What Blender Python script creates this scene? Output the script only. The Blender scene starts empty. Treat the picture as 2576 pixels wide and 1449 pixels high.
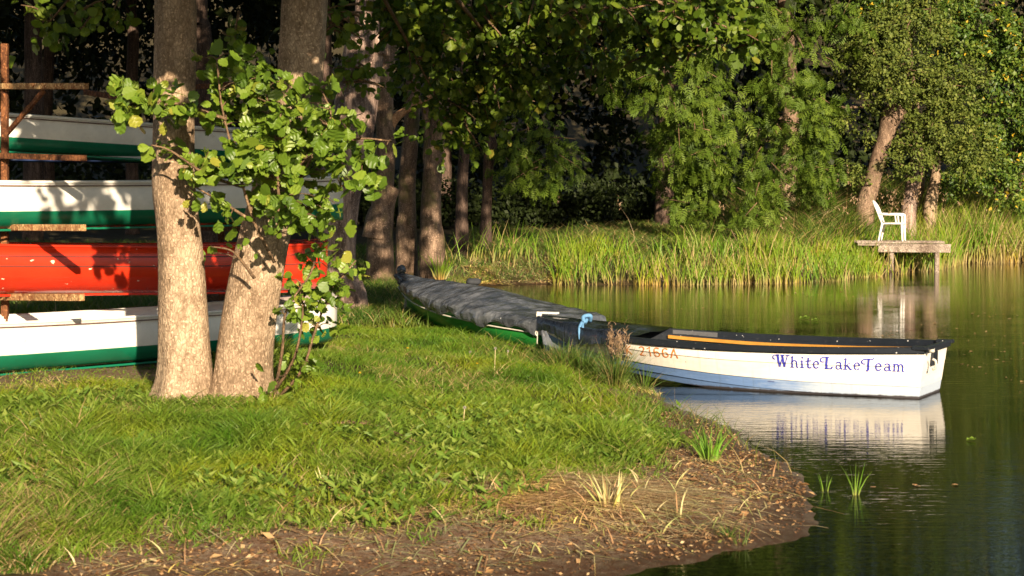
import bpy, math
import numpy as np
from mathutils import Vector, Matrix

R = math.radians
S = bpy.context.scene
COL = S.collection
# ------------------------------------------------------------------ camera, sky, sun
FPX, CX, CY = 4500.0, 1287.5, 724.5          # focal length in photo pixels (photo seen 2575 wide)
CAMZ = 2.1
PITCH = math.atan((724.5 - 450) / FPX)
cam_d = bpy.data.cameras.new('camera'); cam = bpy.data.objects.new('camera', cam_d); COL.objects.link(cam)
cam.location = (0, 0, CAMZ); cam.rotation_euler = (math.pi / 2 - PITCH, 0, 0)
cam_d.sensor_width = 36; cam_d.lens = 36 * FPX / 2575
cam_d.clip_start = .1; cam_d.clip_end = 2000
cam_d.dof.use_dof = True; cam_d.dof.focus_distance = 30; cam_d.dof.aperture_fstop = 6.3
S.camera = cam
SUN_EL, SUN_AZ = R(20), R(16)                # elevation; azimuth to the right of straight behind the camera
wd = bpy.data.worlds.new('World'); S.world = wd; wd.use_nodes = True
nt = wd.node_tree; bg = nt.nodes['Background']
sky = nt.nodes.new('ShaderNodeTexSky'); sky.sky_type = 'NISHITA'; sky.sun_disc = False
sky.sun_elevation = SUN_EL; sky.sun_rotation = math.pi - SUN_AZ
nt.links.new(sky.outputs[0], bg.inputs[0]); bg.inputs[1].default_value = .05
sd = bpy.data.lights.new('sun', 'SUN'); sun = bpy.data.objects.new('sun', sd); COL.objects.link(sun)
sd.energy = 5.0; sd.angle = R(.5); sd.color = (1.0, .81, .57)
ldir = Vector((-math.sin(SUN_AZ) * math.cos(SUN_EL), math.cos(SUN_AZ) * math.cos(SUN_EL), -math.sin(SUN_EL)))
sun.rotation_euler = ldir.to_track_quat('-Z', 'Y').to_euler(); sun.location = (3, -8, 9)
S.view_settings.view_transform = 'Standard'; S.view_settings.look = 'None'
S.view_settings.exposure = 1.2; S.view_settings.gamma = 1
S.render.engine = 'CYCLES'
S.cycles.max_bounces = 6; S.cycles.diffuse_bounces = 2; S.cycles.glossy_bounces = 3
S.cycles.transmission_bounces = 3; S.cycles.caustics_reflective = False; S.cycles.caustics_refractive = False
S.cycles.use_denoising = True

# ------------------------------------------------------------------ pixel helpers (photo measurements -> world metres)
cp, sp = math.cos(PITCH), math.sin(PITCH)
def ray(px, py):
    u, v = (px - CX) / FPX, (CY - py) / FPX
    return np.array([u, cp + v * sp, -sp + v * cp])
def P(px, py, Y):
    d = ray(px, py); return np.array([0, 0, CAMZ]) + d * (Y / d[1])
def G(px, py, z=0.0):
    d = ray(px, py); return np.array([0, 0, CAMZ]) + d * ((z - CAMZ) / d[2])

# ------------------------------------------------------------------ mesh helpers
class Geo:
    def __init__(s): s.v = []; s.f = []; s.n = 0; s.r = []; s.t = []
    def add(s, V, F, rnd=None, t=None, m=0):
        V = np.asarray(V, float).reshape(-1, 3)
        for a in (F if isinstance(F, list) else [F]):
            a = np.atleast_2d(np.asarray(a, np.int64))
            if a.size: s.f.append((a + s.n, m))
        s.v.append(V); s.n += len(V)
        s.r.append(np.broadcast_to(0.5 if rnd is None else rnd, (len(V),)).astype(float))
        s.t.append(np.broadcast_to(0.5 if t is None else t, (len(V),)).astype(float))
        return s
    def build(s, name, mats, parent=None, smooth=False, loc=None):
        V = np.concatenate(s.v)
        me = bpy.data.meshes.new(name); me.vertices.add(len(V))
        if loc is not None: V = V - np.asarray(loc)
        me.vertices.foreach_set('co', V.astype(np.float32).ravel())
        loops = np.concatenate([a.ravel() for a, _ in s.f])
        tot = np.concatenate([np.full(len(a), a.shape[1]) for a, _ in s.f])
        mi = np.concatenate([np.full(len(a), m) for a, m in s.f])
        me.loops.add(len(loops)); me.loops.foreach_set('vertex_index', loops.astype(np.int32))
        me.polygons.add(len(tot))
        st = np.concatenate([[0], np.cumsum(tot)[:-1]])
        me.polygons.foreach_set('loop_start', st.astype(np.int32))
        me.polygons.foreach_set('material_index', mi.astype(np.int32))
        me.polygons.foreach_set('use_smooth', np.full(len(tot), bool(smooth)))
        for nm, arr in (('rnd', s.r), ('t', s.t)):
            at = me.attributes.new(nm, 'FLOAT', 'POINT'); at.data.foreach_set('value', np.concatenate(arr).astype(np.float32))
        for m in (mats if isinstance(mats, (list, tuple)) else [mats]): me.materials.append(m)
        me.update(calc_edges=True); me.validate()
        o = bpy.data.objects.new(name, me); COL.objects.link(o)
        if loc is not None: o.location = tuple(loc)
        if parent is not None:
            o.parent = parent
        return o
def tag(o, label, cat=None, group=None, kind=None):
    o['label'] = label
    if cat: o['category'] = cat
    if group: o['group'] = group
    if kind: o['kind'] = kind
    return o
def thing(name, label, cat, loc=(0, 0, 0), rz=0, group=None, rot=None):
    o = bpy.data.objects.new(name, None); COL.objects.link(o); o.location = tuple(float(c) for c in loc)
    o.rotation_euler = rot if rot else (0, 0, rz); o.empty_display_size = .2
    return tag(o, label, cat, group)

def vnoise(x, y, sc, seed=0):
    x = np.asarray(x) * sc + seed * 17.3; y = np.asarray(y) * sc - seed * 9.1
    xi, yi = np.floor(x), np.floor(y); fx, fy = x - xi, y - yi
    fx = fx * fx * (3 - 2 * fx); fy = fy * fy * (3 - 2 * fy)
    h = lambda a, b: np.modf(np.abs(np.sin(a * 127.1 + b * 311.7 + seed * 7.7) * 43758.5453))[0]
    return ((h(xi, yi) * (1 - fx) + h(xi + 1, yi) * fx) * (1 - fy) + (h(xi, yi + 1) * (1 - fx) + h(xi + 1, yi + 1) * fx) * fy) * 2 - 1
def sstep(a, b, x):
    t = np.clip((x - a) / (b - a), 0, 1); return t * t * (3 - 2 * t)
def unit(v): return v / np.maximum(np.linalg.norm(v, axis=-1, keepdims=True), 1e-9)
def frames(d, up):
    d = unit(d); x = unit(np.cross(d, up)); z = np.cross(x, d); return x, d, z   # x side, d along, z normal
def grid_faces(nu, nv, closed_v=False):
    i = np.arange(nu - 1)[:, None]; j = np.arange(nv if closed_v else nv - 1)[None]
    j2 = (j + 1) % nv
    return np.stack([i * nv + j, i * nv + j2, (i + 1) * nv + j2, (i + 1) * nv + j], -1).reshape(-1, 4)
def spline(pts, n):
    pts = np.asarray(pts, float); m = len(pts)
    if m == 2: return pts[0] + (pts[1] - pts[0]) * np.linspace(0, 1, n)[:, None]
    ext = np.vstack([2 * pts[0] - pts[1], pts, 2 * pts[-1] - pts[-2]])
    u = np.linspace(0, m - 1, n); k = np.minimum(u.astype(int), m - 2); t = (u - k)[:, None]
    a, b, c, d = ext[k], ext[k + 1], ext[k + 2], ext[k + 3]
    return .5 * (2 * b + (c - a) * t + (2 * a - 5 * b + 4 * c - d) * t * t + (3 * b - 3 * c + d - a) * t ** 3)
def tube(g, pts, rad, n=8, rings=None, bump=0, seed=0, m=0, rnd=None, caps=True, flat=1.0, flare=0):
    pts = np.asarray(pts, float); rad = np.asarray(rad, float) * np.ones(len(pts))
    if rings:
        q = spline(np.hstack([pts, rad[:, None]]), rings); pts, rad = q[:, :3], q[:, 3]
    tg = unit(np.gradient(pts, axis=0))
    ref = np.array([0, 1, 0.]) if abs(tg[:, 1]).mean() < .8 else np.array([0, 0, 1.])
    x = unit(np.cross(tg, ref)); y = np.cross(x, tg)
    a = np.linspace(0, 2 * np.pi, n, endpoint=False)
    L = np.concatenate([[0], np.cumsum(np.linalg.norm(np.diff(pts, axis=0), axis=1))])
    rr = rad[:, None] * np.ones(n)
    if bump:
        A, B = np.meshgrid(a, L)
        rr = rr * (1 + bump * (vnoise(np.cos(A) * 2 + 5, np.sin(A) * 2 + B * 1.2, 1.0, seed) + .6 * vnoise(np.cos(A) * 5 + B * .5, np.sin(A) * 5 + B * 3, 1.0, seed + 3)))
    if flare:
        A, B = np.meshgrid(a, L); rr = rr * (1 + flare * np.exp(-np.maximum(B - .12, 0) / .13) * (.75 + .35 * np.sin(5 * A + seed)) * sstep(3, 1, B))
    V = pts[:, None] + rr[..., None] * (np.cos(a)[None, :, None] * x[:, None] + flat * np.sin(a)[None, :, None] * y[:, None])
    F = [grid_faces(len(pts), n, True)]
    if caps: F += [np.arange(n)[None, ::-1], (np.arange(n) + (len(pts) - 1) * n)[None]]
    g.add(V.reshape(-1, 3), F, rnd=rnd, m=m); return g
def box(g, c, s, rot=None, m=0, bev=0.0):
    """box with chamfered edges: centre c, full size s, rotation matrix rot"""
    h = np.array(s, float) / 2; b = min(bev, h.min() * .45) if bev else h.min() * .12
    vs = []; idx = {}
    for sx in (-1, 1):
        for sy in (-1, 1):
            for sz in (-1, 1):
                for ax in range(3):
                    v = np.array([sx, sy, sz]) * h; 
                    for k in range(3):
                        if k != ax: v[k] -= (sx, sy, sz)[k] * b
                    idx[(sx, sy, sz, ax)] = len(vs); vs.append(v)
    F4, F3 = [], []
    for ax in range(3):
        o1, o2 = (ax + 1) % 3, (ax + 2) % 3
        for s1 in (-1, 1):
            q = []
            for a_, b_ in ((-1, -1), (1, -1), (1, 1), (-1, 1)):
                k = [0, 0, 0]; k[ax] = s1; k[o1] = a_; k[o2] = b_; q.append(idx[(*k, ax)])
            F4.append(q if s1 > 0 else q[::-1])
    for ax in range(3):
        o1, o2 = (ax + 1) % 3, (ax + 2) % 3
        for a_ in (-1, 1):
            for b_ in (-1, 1):
                k1 = [0, 0, 0]; k2 = [0, 0, 0]; k1[ax] = -1; k2[ax] = 1
                for k in (k1, k2): k[o1] = a_; k[o2] = b_
                q = [idx[(*k1, o1)], idx[(*k2, o1)], idx[(*k2, o2)], idx[(*k1, o2)]]
                F4.append(q if a_ * b_ > 0 else q[::-1])
    for sx in (-1, 1):
        for sy in (-1, 1):
            for sz in (-1, 1):
                q = [idx[(sx, sy, sz, 0)], idx[(sx, sy, sz, 1)], idx[(sx, sy, sz, 2)]]
                F3.append(q if sx * sy * sz > 0 else q[::-1])
    V = np.array(vs)
    if rot is not None: V = V @ np.asarray(rot).T
    g.add(V + np.asarray(c), [np.array(F4), np.array(F3)], m=m); return g
def beam(g, a, b, w, h, m=0):
    a, b = np.asarray(a, float), np.asarray(b, float); d = b - a; L = np.linalg.norm(d)
    x = d / L; up = np.array([0, 0, 1.]) if abs(x[2]) < .9 else np.array([0, 1., 0])
    y = unit(np.cross(up, x)); z = np.cross(x, y)
    return box(g, (a + b) / 2, (L, w, h), np.stack([x, y, z], 1), m)

# ------------------------------------------------------------------ leaf templates
def leaf_round(rows):
    ys = np.array([0, .22, .5, .78, .97])[:rows] if rows == 5 else np.array([0, .5, .95])
    ws = np.array([.03, .36, .48, .44, .16]) if rows == 5 else np.array([.08, .48, .22])
    V = []; 
    for i, (y, w) in enumerate(zip(ys, ws)):
        dz = .07 if rows == 3 else (.05, .12, .10, .15, .06)[i]
        V += [(-w, y + .02, dz * (1 if i % 2 else .6)), (0, y - (.05 if i == rows - 1 else 0), 0), (w, y + .02, dz)]
    n = len(ys); F = []
    for i in range(n - 1): F += [(3 * i, 3 * i + 1, 3 * i + 4, 3 * i + 3), (3 * i + 1, 3 * i + 2, 3 * i + 5, 3 * i + 4)]
    return np.array(V), np.array(F)
def leaf_rhomb(w=.3):
    return np.array([(0, 0, 0), (w, .45, .05), (0, 1, 0), (-w, .45, .05)]), np.array([(0, 1, 2, 3)])
def leaf_pinnate():
    V, F = [], []
    def lf(bx, by, dx, dy, L, w, dz):
        nx, ny = -dy, dx; k = len(V)
        V.extend([(bx, by, 0), (bx + dx * L * .45 + nx * w, by + dy * L * .45 + ny * w, dz * .4), (bx + dx * L, by + dy * L, dz), (bx + dx * L * .45 - nx * w, by + dy * L * .45 - ny * w, dz * .4)])
        F.append((k, k + 1, k + 2, k + 3))
    for i, y in enumerate((.2, .38, .56, .72)):
        for s in (-1, 1):
            L = (.30, .36, .36, .32)[i]; lf(0, y, s * .83, .56, L, .058, -.09)
    lf(0, .74, 0, 1, .36, .06, -.06)
    V.extend([(-.008, 0, 0), (.008, 0, 0), (.006, .75, 0), (-.006, .75, 0)]); k = len(V) - 4; F.append((k, k + 1, k + 2, k + 3))
    return np.array(V), np.array(F)
def leaf_pleated():
    """alder leaf: round, blunt tip, wavy rim, pleated along its side veins"""
    ys = np.linspace(0, .98, 8); hw = np.array([.04, .30, .43, .49, .50, .45, .33, .12]); V = []
    for i, (y, w) in enumerate(zip(ys, hw)):
        w = w * (1.06 if i % 2 else .95)
        for c_ in (-1, -.5, 0, .5, 1): V.append((w * c_, y + .16 * abs(c_) * (.3 + .5 * (i < 6)) - (.07 if (i == 7 and c_ == 0) else 0), .03 * (1 if i % 2 else -1) * (c_ != 0) + .10 * abs(c_) - .10 * (y - .4) ** 2))
    F = [(5 * i + j, 5 * i + j + 1, 5 * i + j + 6, 5 * i + j + 5) for i in range(7) for j in range(4)]
    return np.array(V), np.array(F)
T_NEAR = leaf_pleated()
T_ROUND, T_ROUND_S, T_RHOMB, T_PIN = leaf_round(5), leaf_round(3), leaf_rhomb(), leaf_pinnate()
def scatter(g, T, pos, d, nrm, size, rnd, m=0):
    V0, F0 = T; n = len(pos)
    x, y, z = frames(d, nrm); B = np.stack([x, y, z], 1)           # n,3(axis),3
    sz = np.asarray(size) * np.ones(n)
    rv = np.random.default_rng(n); vs_ = np.stack([.78 + .4 * rv.random(n), np.ones(n), -.6 + 3.0 * rv.random(n)], 1)
    V = pos[:, None] + np.einsum('nkj,njc->nkc', V0[None] * vs_[:, None], B) * sz[:, None, None]
    F = (np.arange(n) * len(V0))[:, None, None] + F0[None]
    g.add(V.reshape(-1, 3), F.reshape(-1, F0.shape[1]), rnd=np.repeat(rnd, len(V0)), t=np.tile(V0[:, 1], n)); return g
def foliage(g, rng, blobs, T, size, per_m3=None, count=None, sub=.35, sub_n=18, droop=.3, shell=.5, up=.6, twigs=None):
    """blobs: (centre, radii, weight). Leaves grow in small sprays; sprays fill the blob, denser towards its outside"""
    w = np.array([b[2] for b in blobs]) * np.array([np.prod(b[1]) ** .67 for b in blobs]); w /= w.sum()
    ns = max(1, int(count / sub_n)); pick = rng.choice(len(blobs), ns, p=w)
    C = np.array([b[0] for b in blobs])[pick]; Rd = np.array([b[1] for b in blobs])[pick]
    u = unit(rng.normal(size=(ns, 3))); rr = shell + (1 - shell) * rng.random(ns) ** .5
    rr *= 1 + .18 * rng.normal(size=ns)
    sc = C + u * Rd * rr[:, None]
    ax = unit(u * np.array([1, 1, .5]) + rng.normal(size=(ns, 3)) * .5 + [0, 0, -droop])
    if twigs is not None:
        for k in rng.choice(ns, min(ns, twigs[1]), replace=False):
            a = sc[k] - ax[k] * sub * 1.5; tube(twigs[0], [a - [0, 0, .05], sc[k], sc[k] + ax[k] * sub], [.012, .008, .004], 4)
    n = ns * sub_n; si = np.repeat(np.arange(ns), sub_n)
    t = rng.random(n)
    pos = sc[si] + ax[si] * ((t - .4) * sub * 1.6)[:, None] + rng.normal(size=(n, 3)) * sub * .33
    d = unit(ax[si] * .6 + rng.normal(size=(n, 3)) * .6 + [0, 0, -droop])
    nr = unit(u[si] * .7 + [0, -.25, up] + rng.normal(size=(n, 3)) * .45)
    rnd = np.clip(.5 + .22 * rng.normal(size=n) + .12 * rng.normal(size=ns)[si], 0, 1)
    scatter(g, T, pos, d, nr, size * (.5 + .72 * rng.random(n)), rnd)
    return sc
def blades(g, rng, pos, h, w, bend, az=None, lean=None, face=None, rnd=None, L=4):
    n = len(pos); az = rng.random(n) * 2 * np.pi if az is None else az
    h = h * np.ones(n); w = w * np.ones(n); bend = bend * np.ones(n)
    dx, dy = np.cos(az), np.sin(az); ts = np.linspace(0, 1, L)
    wa = rng.random(n) * np.pi; wx, wy = np.cos(wa), np.sin(wa)
    wp = np.array([1, .95, .65, .08]) if L == 4 else np.interp(ts, [0, .5, 1], [1, .8, .08])
    V = np.zeros((n, L, 2, 3))
    for i, t in enumerate(ts):
        off = bend * t ** 2 * h; zz = h * t * (1 - .35 * bend * t)
        if lean is not None: off = off + lean * h * t
        c = pos + np.stack([dx * off, dy * off, zz], 1)
        side = np.stack([wx, wy, 0 * wx], 1) * (w * wp[i] / 2)[:, None]
        V[:, i, 0] = c - side; V[:, i, 1] = c + side
    k = np.arange(L - 1); F0 = np.stack([2 * k, 2 * k + 1, 2 * k + 3, 2 * k + 2], 1)
    F = (np.arange(n) * 2 * L)[:, None, None] + F0[None]
    rnd = rng.random(n) if rnd is None else rnd
    g.add(V.reshape(-1, 3), F.reshape(-1, 4), rnd=np.repeat(rnd, 2 * L), t=np.tile(np.repeat(ts, 2), n)); return g

# ------------------------------------------------------------------ materials
def mat(name, rough=.6, spec=.4):
    m = bpy.data.materials.new(name); m.use_nodes = True; b = m.node_tree.nodes['Principled BSDF']
    b.inputs['Roughness'].default_value = rough; b.inputs['Specular IOR Level'].default_value = spec
    return m, m.node_tree, b
def nd(t, typ, **kw):
    n = t.nodes.new(typ)
    for k, v in kw.items():
        if k in n.inputs.keys(): n.inputs[k].default_value = v
        else: setattr(n, k, v)
    return n
def ramp(t, src, stops):
    r = t.nodes.new('ShaderNodeValToRGB'); e = r.color_ramp.elements
    while len(e) < len(stops): e.new(.5)
    for k, (p, c) in enumerate(stops): e[k].position = p; e[k].color = (*c, 1)
    t.links.new(src, r.inputs[0]); return r
def coords(t, scale=(1, 1, 1), kind='Object'):
    c = t.nodes.new('ShaderNodeTexCoord'); mp = t.nodes.new('ShaderNodeMapping'); mp.inputs['Scale'].default_value = scale
    t.links.new(c.outputs[kind], mp.inputs[0]); return mp.outputs[0]
def noise(t, co, scale, detail=4, rough=.55, dist=0):
    n = t.nodes.new('ShaderNodeTexNoise'); n.inputs['Scale'].default_value = scale; n.inputs['Detail'].default_value = detail
    n.inputs['Roughness'].default_value = rough; n.inputs['Distortion'].default_value = dist
    t.links.new(co, n.inputs['Vector']); return n.outputs['Fac']
def mix(t, a, b, f, mode='MIX'):
    m = t.nodes.new('ShaderNodeMix'); m.data_type = 'RGBA'; m.blend_type = mode
    for sock, v in ((m.inputs[6], a), (m.inputs[7], b), (m.inputs[0], f)):
        if hasattr(v, 'is_linked'): t.links.new(v, sock)
        else: sock.default_value = v if isinstance(v, (int, float)) else (*v, 1)
    return m.outputs[2]
def bump(t, b, h, strength=.5, dist=.01):
    n = t.nodes.new('ShaderNodeBump'); n.inputs['Strength'].default_value = strength; n.inputs['Distance'].default_value = dist
    t.links.new(h, n.inputs['Height']); t.links.new(n.outputs[0], b.inputs['Normal'])
def attr(t, nm):
    a = t.nodes.new('ShaderNodeAttribute'); a.attribute_name = nm; return a.outputs['Fac']

def leaf_mat(name, stops, trans=.3, rough=.45, spec=.35, patch=None):
    m, t, b = mat(name, rough, spec)
    c = ramp(t, attr(t, 'rnd'), stops).outputs[0]
    if patch:
        c = mix(t, c, patch[0], ramp(t, noise(t, coords(t), patch[1], 2), [(patch[2], (0, 0, 0)), (patch[2] + .12, (1, 1, 1))]).outputs[0])
    t.links.new(c, b.inputs['Base Color'])
    tr = nd(t, 'ShaderNodeBsdfTranslucent'); t.links.new(mix(t, c, (1.0, 1.15, .35), .25, 'MULTIPLY'), tr.inputs[0])
    ms = nd(t, 'ShaderNodeMixShader'); ms.inputs[0].default_value = trans
    t.links.new(b.outputs[0], ms.inputs[1]); t.links.new(tr.outputs[0], ms.inputs[2])
    t.links.new(ms.outputs[0], t.nodes['Material Output'].inputs[0]); return m
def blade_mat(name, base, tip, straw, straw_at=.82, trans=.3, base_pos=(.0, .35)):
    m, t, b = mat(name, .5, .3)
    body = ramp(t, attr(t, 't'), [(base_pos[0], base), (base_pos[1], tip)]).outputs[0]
    hue = mix(t, body, (.75, 1.05, .55), ramp(t, attr(t, 'rnd'), [(.0, (1, 1, 1)), (.5, (0, 0, 0))]).outputs[0], 'MULTIPLY')
    pn = noise(t, coords(t), .9, 3, .6)
    hue = mix(t, hue, (1.35, 1.12, .75), ramp(t, pn, [(.50, (0, 0, 0)), (.62, (1, 1, 1))]).outputs[0], 'MULTIPLY')
    hue = mix(t, hue, (.55, .74, .60), ramp(t, pn, [(.36, (1, 1, 1)), (.47, (0, 0, 0))]).outputs[0], 'MULTIPLY')
    c = mix(t, hue, straw, ramp(t, attr(t, 'rnd'), [(straw_at, (0, 0, 0)), (straw_at + .04, (1, 1, 1))]).outputs[0])
    t.links.new(c, b.inputs['Base Color'])
    tr = nd(t, 'ShaderNodeBsdfTranslucent'); t.links.new(c, tr.inputs[0])
    ms = nd(t, 'ShaderNodeMixShader'); ms.inputs[0].default_value = trans
    t.links.new(b.outputs[0], ms.inputs[1]); t.links.new(tr.outputs[0], ms.inputs[2])
    t.links.new(ms.outputs[0], t.nodes['Material Output'].inputs[0]); return m
def bark_mat(name, dark, light, sc=14, stretch=.25, moss=None, contrast=(.35, .65)):
    m, t, b = mat(name, .85, .2)
    co = coords(t, (1, 1, stretch)); n1 = noise(t, co, sc, 6, .65, .4)
    v = t.nodes.new('ShaderNodeTexVoronoi'); v.inputs['Scale'].default_value = sc * 2.2; v.feature = 'DISTANCE_TO_EDGE'
    t.links.new(co, v.inputs['Vector'])
    n2 = noise(t, coords(t, (1, 1, 1)), 45, 3)
    c = ramp(t, n1, [(contrast[0], dark), (contrast[1], light)]).outputs[0]
    c = mix(t, c, tuple(min(1, k * 1.5) for k in light), ramp(t, n2, [(.55, (0, 0, 0)), (.68, (1, 1, 1))]).outputs[0])
    c = mix(t, c, dark, ramp(t, v.outputs['Distance'], [(.0, (.7, .7, .7)), (.09, (0, 0, 0))]).outputs[0])
    c = mix(t, c, (.62, .58, .55), ramp(t, noise(t, coords(t, (1, 1, .5)), 2.3, 4, .6), [(.42, (0, 0, 0)), (.62, (.9, .9, .9))]).outputs[0], 'MULTIPLY')
    if moss: c = mix(t, c, moss, ramp(t, noise(t, coords(t), 3.0, 3), [(.52, (0, 0, 0)), (.68, (.8, .8, .8))]).outputs[0])
    t.links.new(c, b.inputs['Base Color'])
    h = mix(t, n1, v.outputs['Distance'], .5); bump(t, b, h, .9, .03); return m
def paint_mat(name, col, dirt=(.18, .14, .1), amt=.5, rough=.35, spec=.5, sc=3, chips=None, stretch=(1, 1, 1), coat=0):
    m, t, b = mat(name, rough, spec)
    c = mix(t, col, tuple(k * .82 for k in col), ramp(t, noise(t, coords(t, stretch), sc, 5, .7), [(.4, (0, 0, 0)), (.62, (1, 1, 1))]).outputs[0])
    c = mix(t, c, dirt, ramp(t, noise(t, coords(t, stretch), sc * 3.7, 6, .75), [(.60, (0, 0, 0)), (.78, (amt, amt, amt))]).outputs[0])
    if chips: c = mix(t, c, chips[0], ramp(t, noise(t, coords(t, (1, 1, 1.6)), chips[1], 3, .5), [(chips[2], (0, 0, 0)), (chips[2] + .02, (1, 1, 1))]).outputs[0])
    t.links.new(c, b.inputs['Base Color']); b.inputs['Coat Weight'].default_value = coat
    bump(t, b, noise(t, coords(t, stretch), sc * 6, 4), .12, .01); return m

M = {}
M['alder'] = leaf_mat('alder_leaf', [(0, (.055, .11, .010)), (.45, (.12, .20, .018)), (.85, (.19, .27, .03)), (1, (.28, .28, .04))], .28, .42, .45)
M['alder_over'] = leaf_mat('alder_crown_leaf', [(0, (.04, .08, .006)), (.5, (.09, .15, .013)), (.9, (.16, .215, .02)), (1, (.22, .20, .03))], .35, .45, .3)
M['ash'] = leaf_mat('ash_leaf', [(0, (.03, .06, .005)), (.5, (.075, .125, .012)), (1, (.125, .18, .02))], .22, .55, .2)
M['willow'] = leaf_mat('willow_leaf', [(0, (.04, .065, .01)), (.5, (.105, .14, .025)), (.93, (.17, .20, .04)), (1, (.19, .21, .04))], .22, .55, .2)
M['hazel'] = leaf_mat('hazel_leaf', [(0, (.03, .07, .012)), (.5, (.08, .14, .018)), (.9, (.15, .20, .025)), (.95, (.20, .22, .02)), (1, (.55, .38, .03))], .22, .45, .35)
M['darkwood'] = leaf_mat('shaded_wood_leaf', [(0, (.010, .018, .004)), (1, (.025, .038, .008))], .1, .6, .2)  # leaf colour set near black to deepen the shade of the wood
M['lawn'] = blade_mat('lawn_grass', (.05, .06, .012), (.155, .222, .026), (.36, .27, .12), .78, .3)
M['tallgrass'] = blade_mat('bank_grass', (.16, .13, .05), (.10, .15, .03), (.34, .25, .11), .76, .3)
M['reed'] = blade_mat('green_reed', (.42, .31, .14), (.19, .28, .028), (.42, .33, .14), .82, .3, (.05, .42))
M['straw'] = blade_mat('dry_straw', (.40, .29, .15), (.62, .50, .29), (.34, .20, .10), .6, .15)
M['iris'] = blade_mat('iris_leaf', (.33, .30, .10), (.18, .31, .04), (.2, .31, .05), .95, .35)
M['seed'] = blade_mat('seed_head', (.12, .10, .04), (.22, .14, .08), (.30, .20, .12), .5, .2)
M['weed'] = leaf_mat('weed_leaf', [(0, (.08, .15, .02)), (.6, (.14, .22, .03)), (1, (.24, .29, .06))], .25, .5, .3)
M['litter'] = leaf_mat('fallen_leaf', [(0, (.10, .05, .025)), (.45, (.26, .14, .06)), (.8, (.42, .27, .13)), (.97, (.55, .42, .24)), (1, (.30, .36, .05))], .1, .6, .3)
M['bark'] = bark_mat('alder_bark', (.15, .10, .06), (.46, .345, .24), 18, .45, None, (.28, .62))
M['bark2'] = bark_mat('shaded_rough_bark', (.04, .027, .022), (.14, .095, .075), 9, .14, None, (.38, .62))  # darkened in colour so trunks in the hollow look shaded
M['bark4'] = bark_mat('ridged_bark', (.12, .08, .065), (.42, .31, .26), 8, .12, None, (.38, .60))
M['bark3'] = bark_mat('forest_bark', (.10, .065, .045), (.30, .21, .15), 7, .3, (.09, .09, .03))
M['twig'] = bark_mat('twig_bark', (.10, .065, .04), (.26, .17, .10), 20, .5)
M['breakwood'] = bark_mat('broken_wood', (.25, .12, .06), (.55, .33, .18), 10, .12)
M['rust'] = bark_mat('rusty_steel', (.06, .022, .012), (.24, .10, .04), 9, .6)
M['rustlit'] = bark_mat('sunlit_rust', (.22, .08, .03), (.62, .42, .20), 14, .9)  # paler copy of the rust, sunlight put into its colour
M['white'] = paint_mat('white_paint', (.78, .76, .72), (.30, .22, .16), .7, .4, .5, 2.5)
M['boatwhite'] = paint_mat('boat_white', (.86, .82, .75), (.55, .42, .28), .25, .35, .5, 2.0, None, (.6, .6, 2))
M['green'] = paint_mat('green_gelcoat', (.008, .16, .085), (.02, .07, .05), .5, .25, .5, 2)
M['boatgreen'] = paint_mat('green_boat_paint', (.02, .23, .04), (.02, .08, .03), .4, .3, .5, 2)
M['red'] = paint_mat('red_gelcoat', (.62, .035, .012), (.35, .02, .01), .4, .25, .5, 2, ((.75, .6, .45), 11, .70))
M['blue'] = paint_mat('blue_bottom_paint', (.15, .26, .52), (.45, .52, .62), .7, .5, .3, 3.5, ((.05, .09, .25), 5, .66), (.5, .5, 3))
M['black'] = paint_mat('black_boat_paint', (.012, .016, .024), (.12, .12, .13), .5, .35, .5, 6, ((.55, .55, .56), 22, .71))
M['orange'] = paint_mat('varnished_wood', (.50, .24, .045), (.25, .1, .03), .4, .35, .5, 5, None, (1, 1, 1))
M['letter'] = paint_mat('blue_lettering', (.045, .05, .40), (.15, .15, .5), .6, .4, .4, 8, ((.6, .58, .62), 40, .68))
M['number'] = paint_mat('orange_lettering', (.62, .20, .04), (.5, .2, .08), .3, .4, .4, 8, ((.75, .6, .5), 40, .62))
M['rednum'] = paint_mat('red_lettering', (.55, .05, .03), (.4, .1, .08), .3)
M['plastic'] = paint_mat('white_plastic', (.84, .82, .78), (.6, .57, .5), .3, .4)
M['oldwood'] = bark_mat('weathered_planks', (.17, .13, .105), (.42, .36, .31), 8, 1.0)
M['alu'] = paint_mat('aluminium', (.55, .58, .62), (.3, .3, .3), .4, .3)
M['linedark'] = paint_mat('dark_seam', (.12, .05, .04), (.05, .03, .03), .5)
M['worn'] = paint_mat('grey_sheen_paint', (.10, .105, .12), (.03, .03, .04), .9, .4, .5, 5)  # grey that paints in the sheen inside the bow
M['navy'] = paint_mat('navy_plastic', (.02, .04, .12), (.05, .05, .08), .4, .4)
M['blueline'] = paint_mat('blue_rope', (.12, .28, .50), (.3, .4, .5), .4, .7, .2, 40)
M['paleline'] = paint_mat('pale_rope', (.55, .52, .46), (.3, .25, .2), .5, .8, .2, 40)
M['stone'] = paint_mat('grey_stone', (.045, .05, .06), (.02, .02, .02), .5, .8, .2, 4)
M['seedball'] = paint_mat('seed_fluff', (.34, .32, .28), (.25, .22, .18), .5, .9, .1, 40)
M['petal'] = paint_mat('yellow_petal', (.75, .50, .02), (.6, .4, .02), .3, .7)
t = M['blue'].node_tree; b = t.nodes['Principled BSDF']; src = b.inputs['Base Color'].links[0].from_socket
sx_ = t.nodes.new('ShaderNodeSeparateXYZ'); t.links.new(coords(t, (.33, 1, 1)), sx_.inputs[0])       # paint worn pale towards the stern
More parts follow.
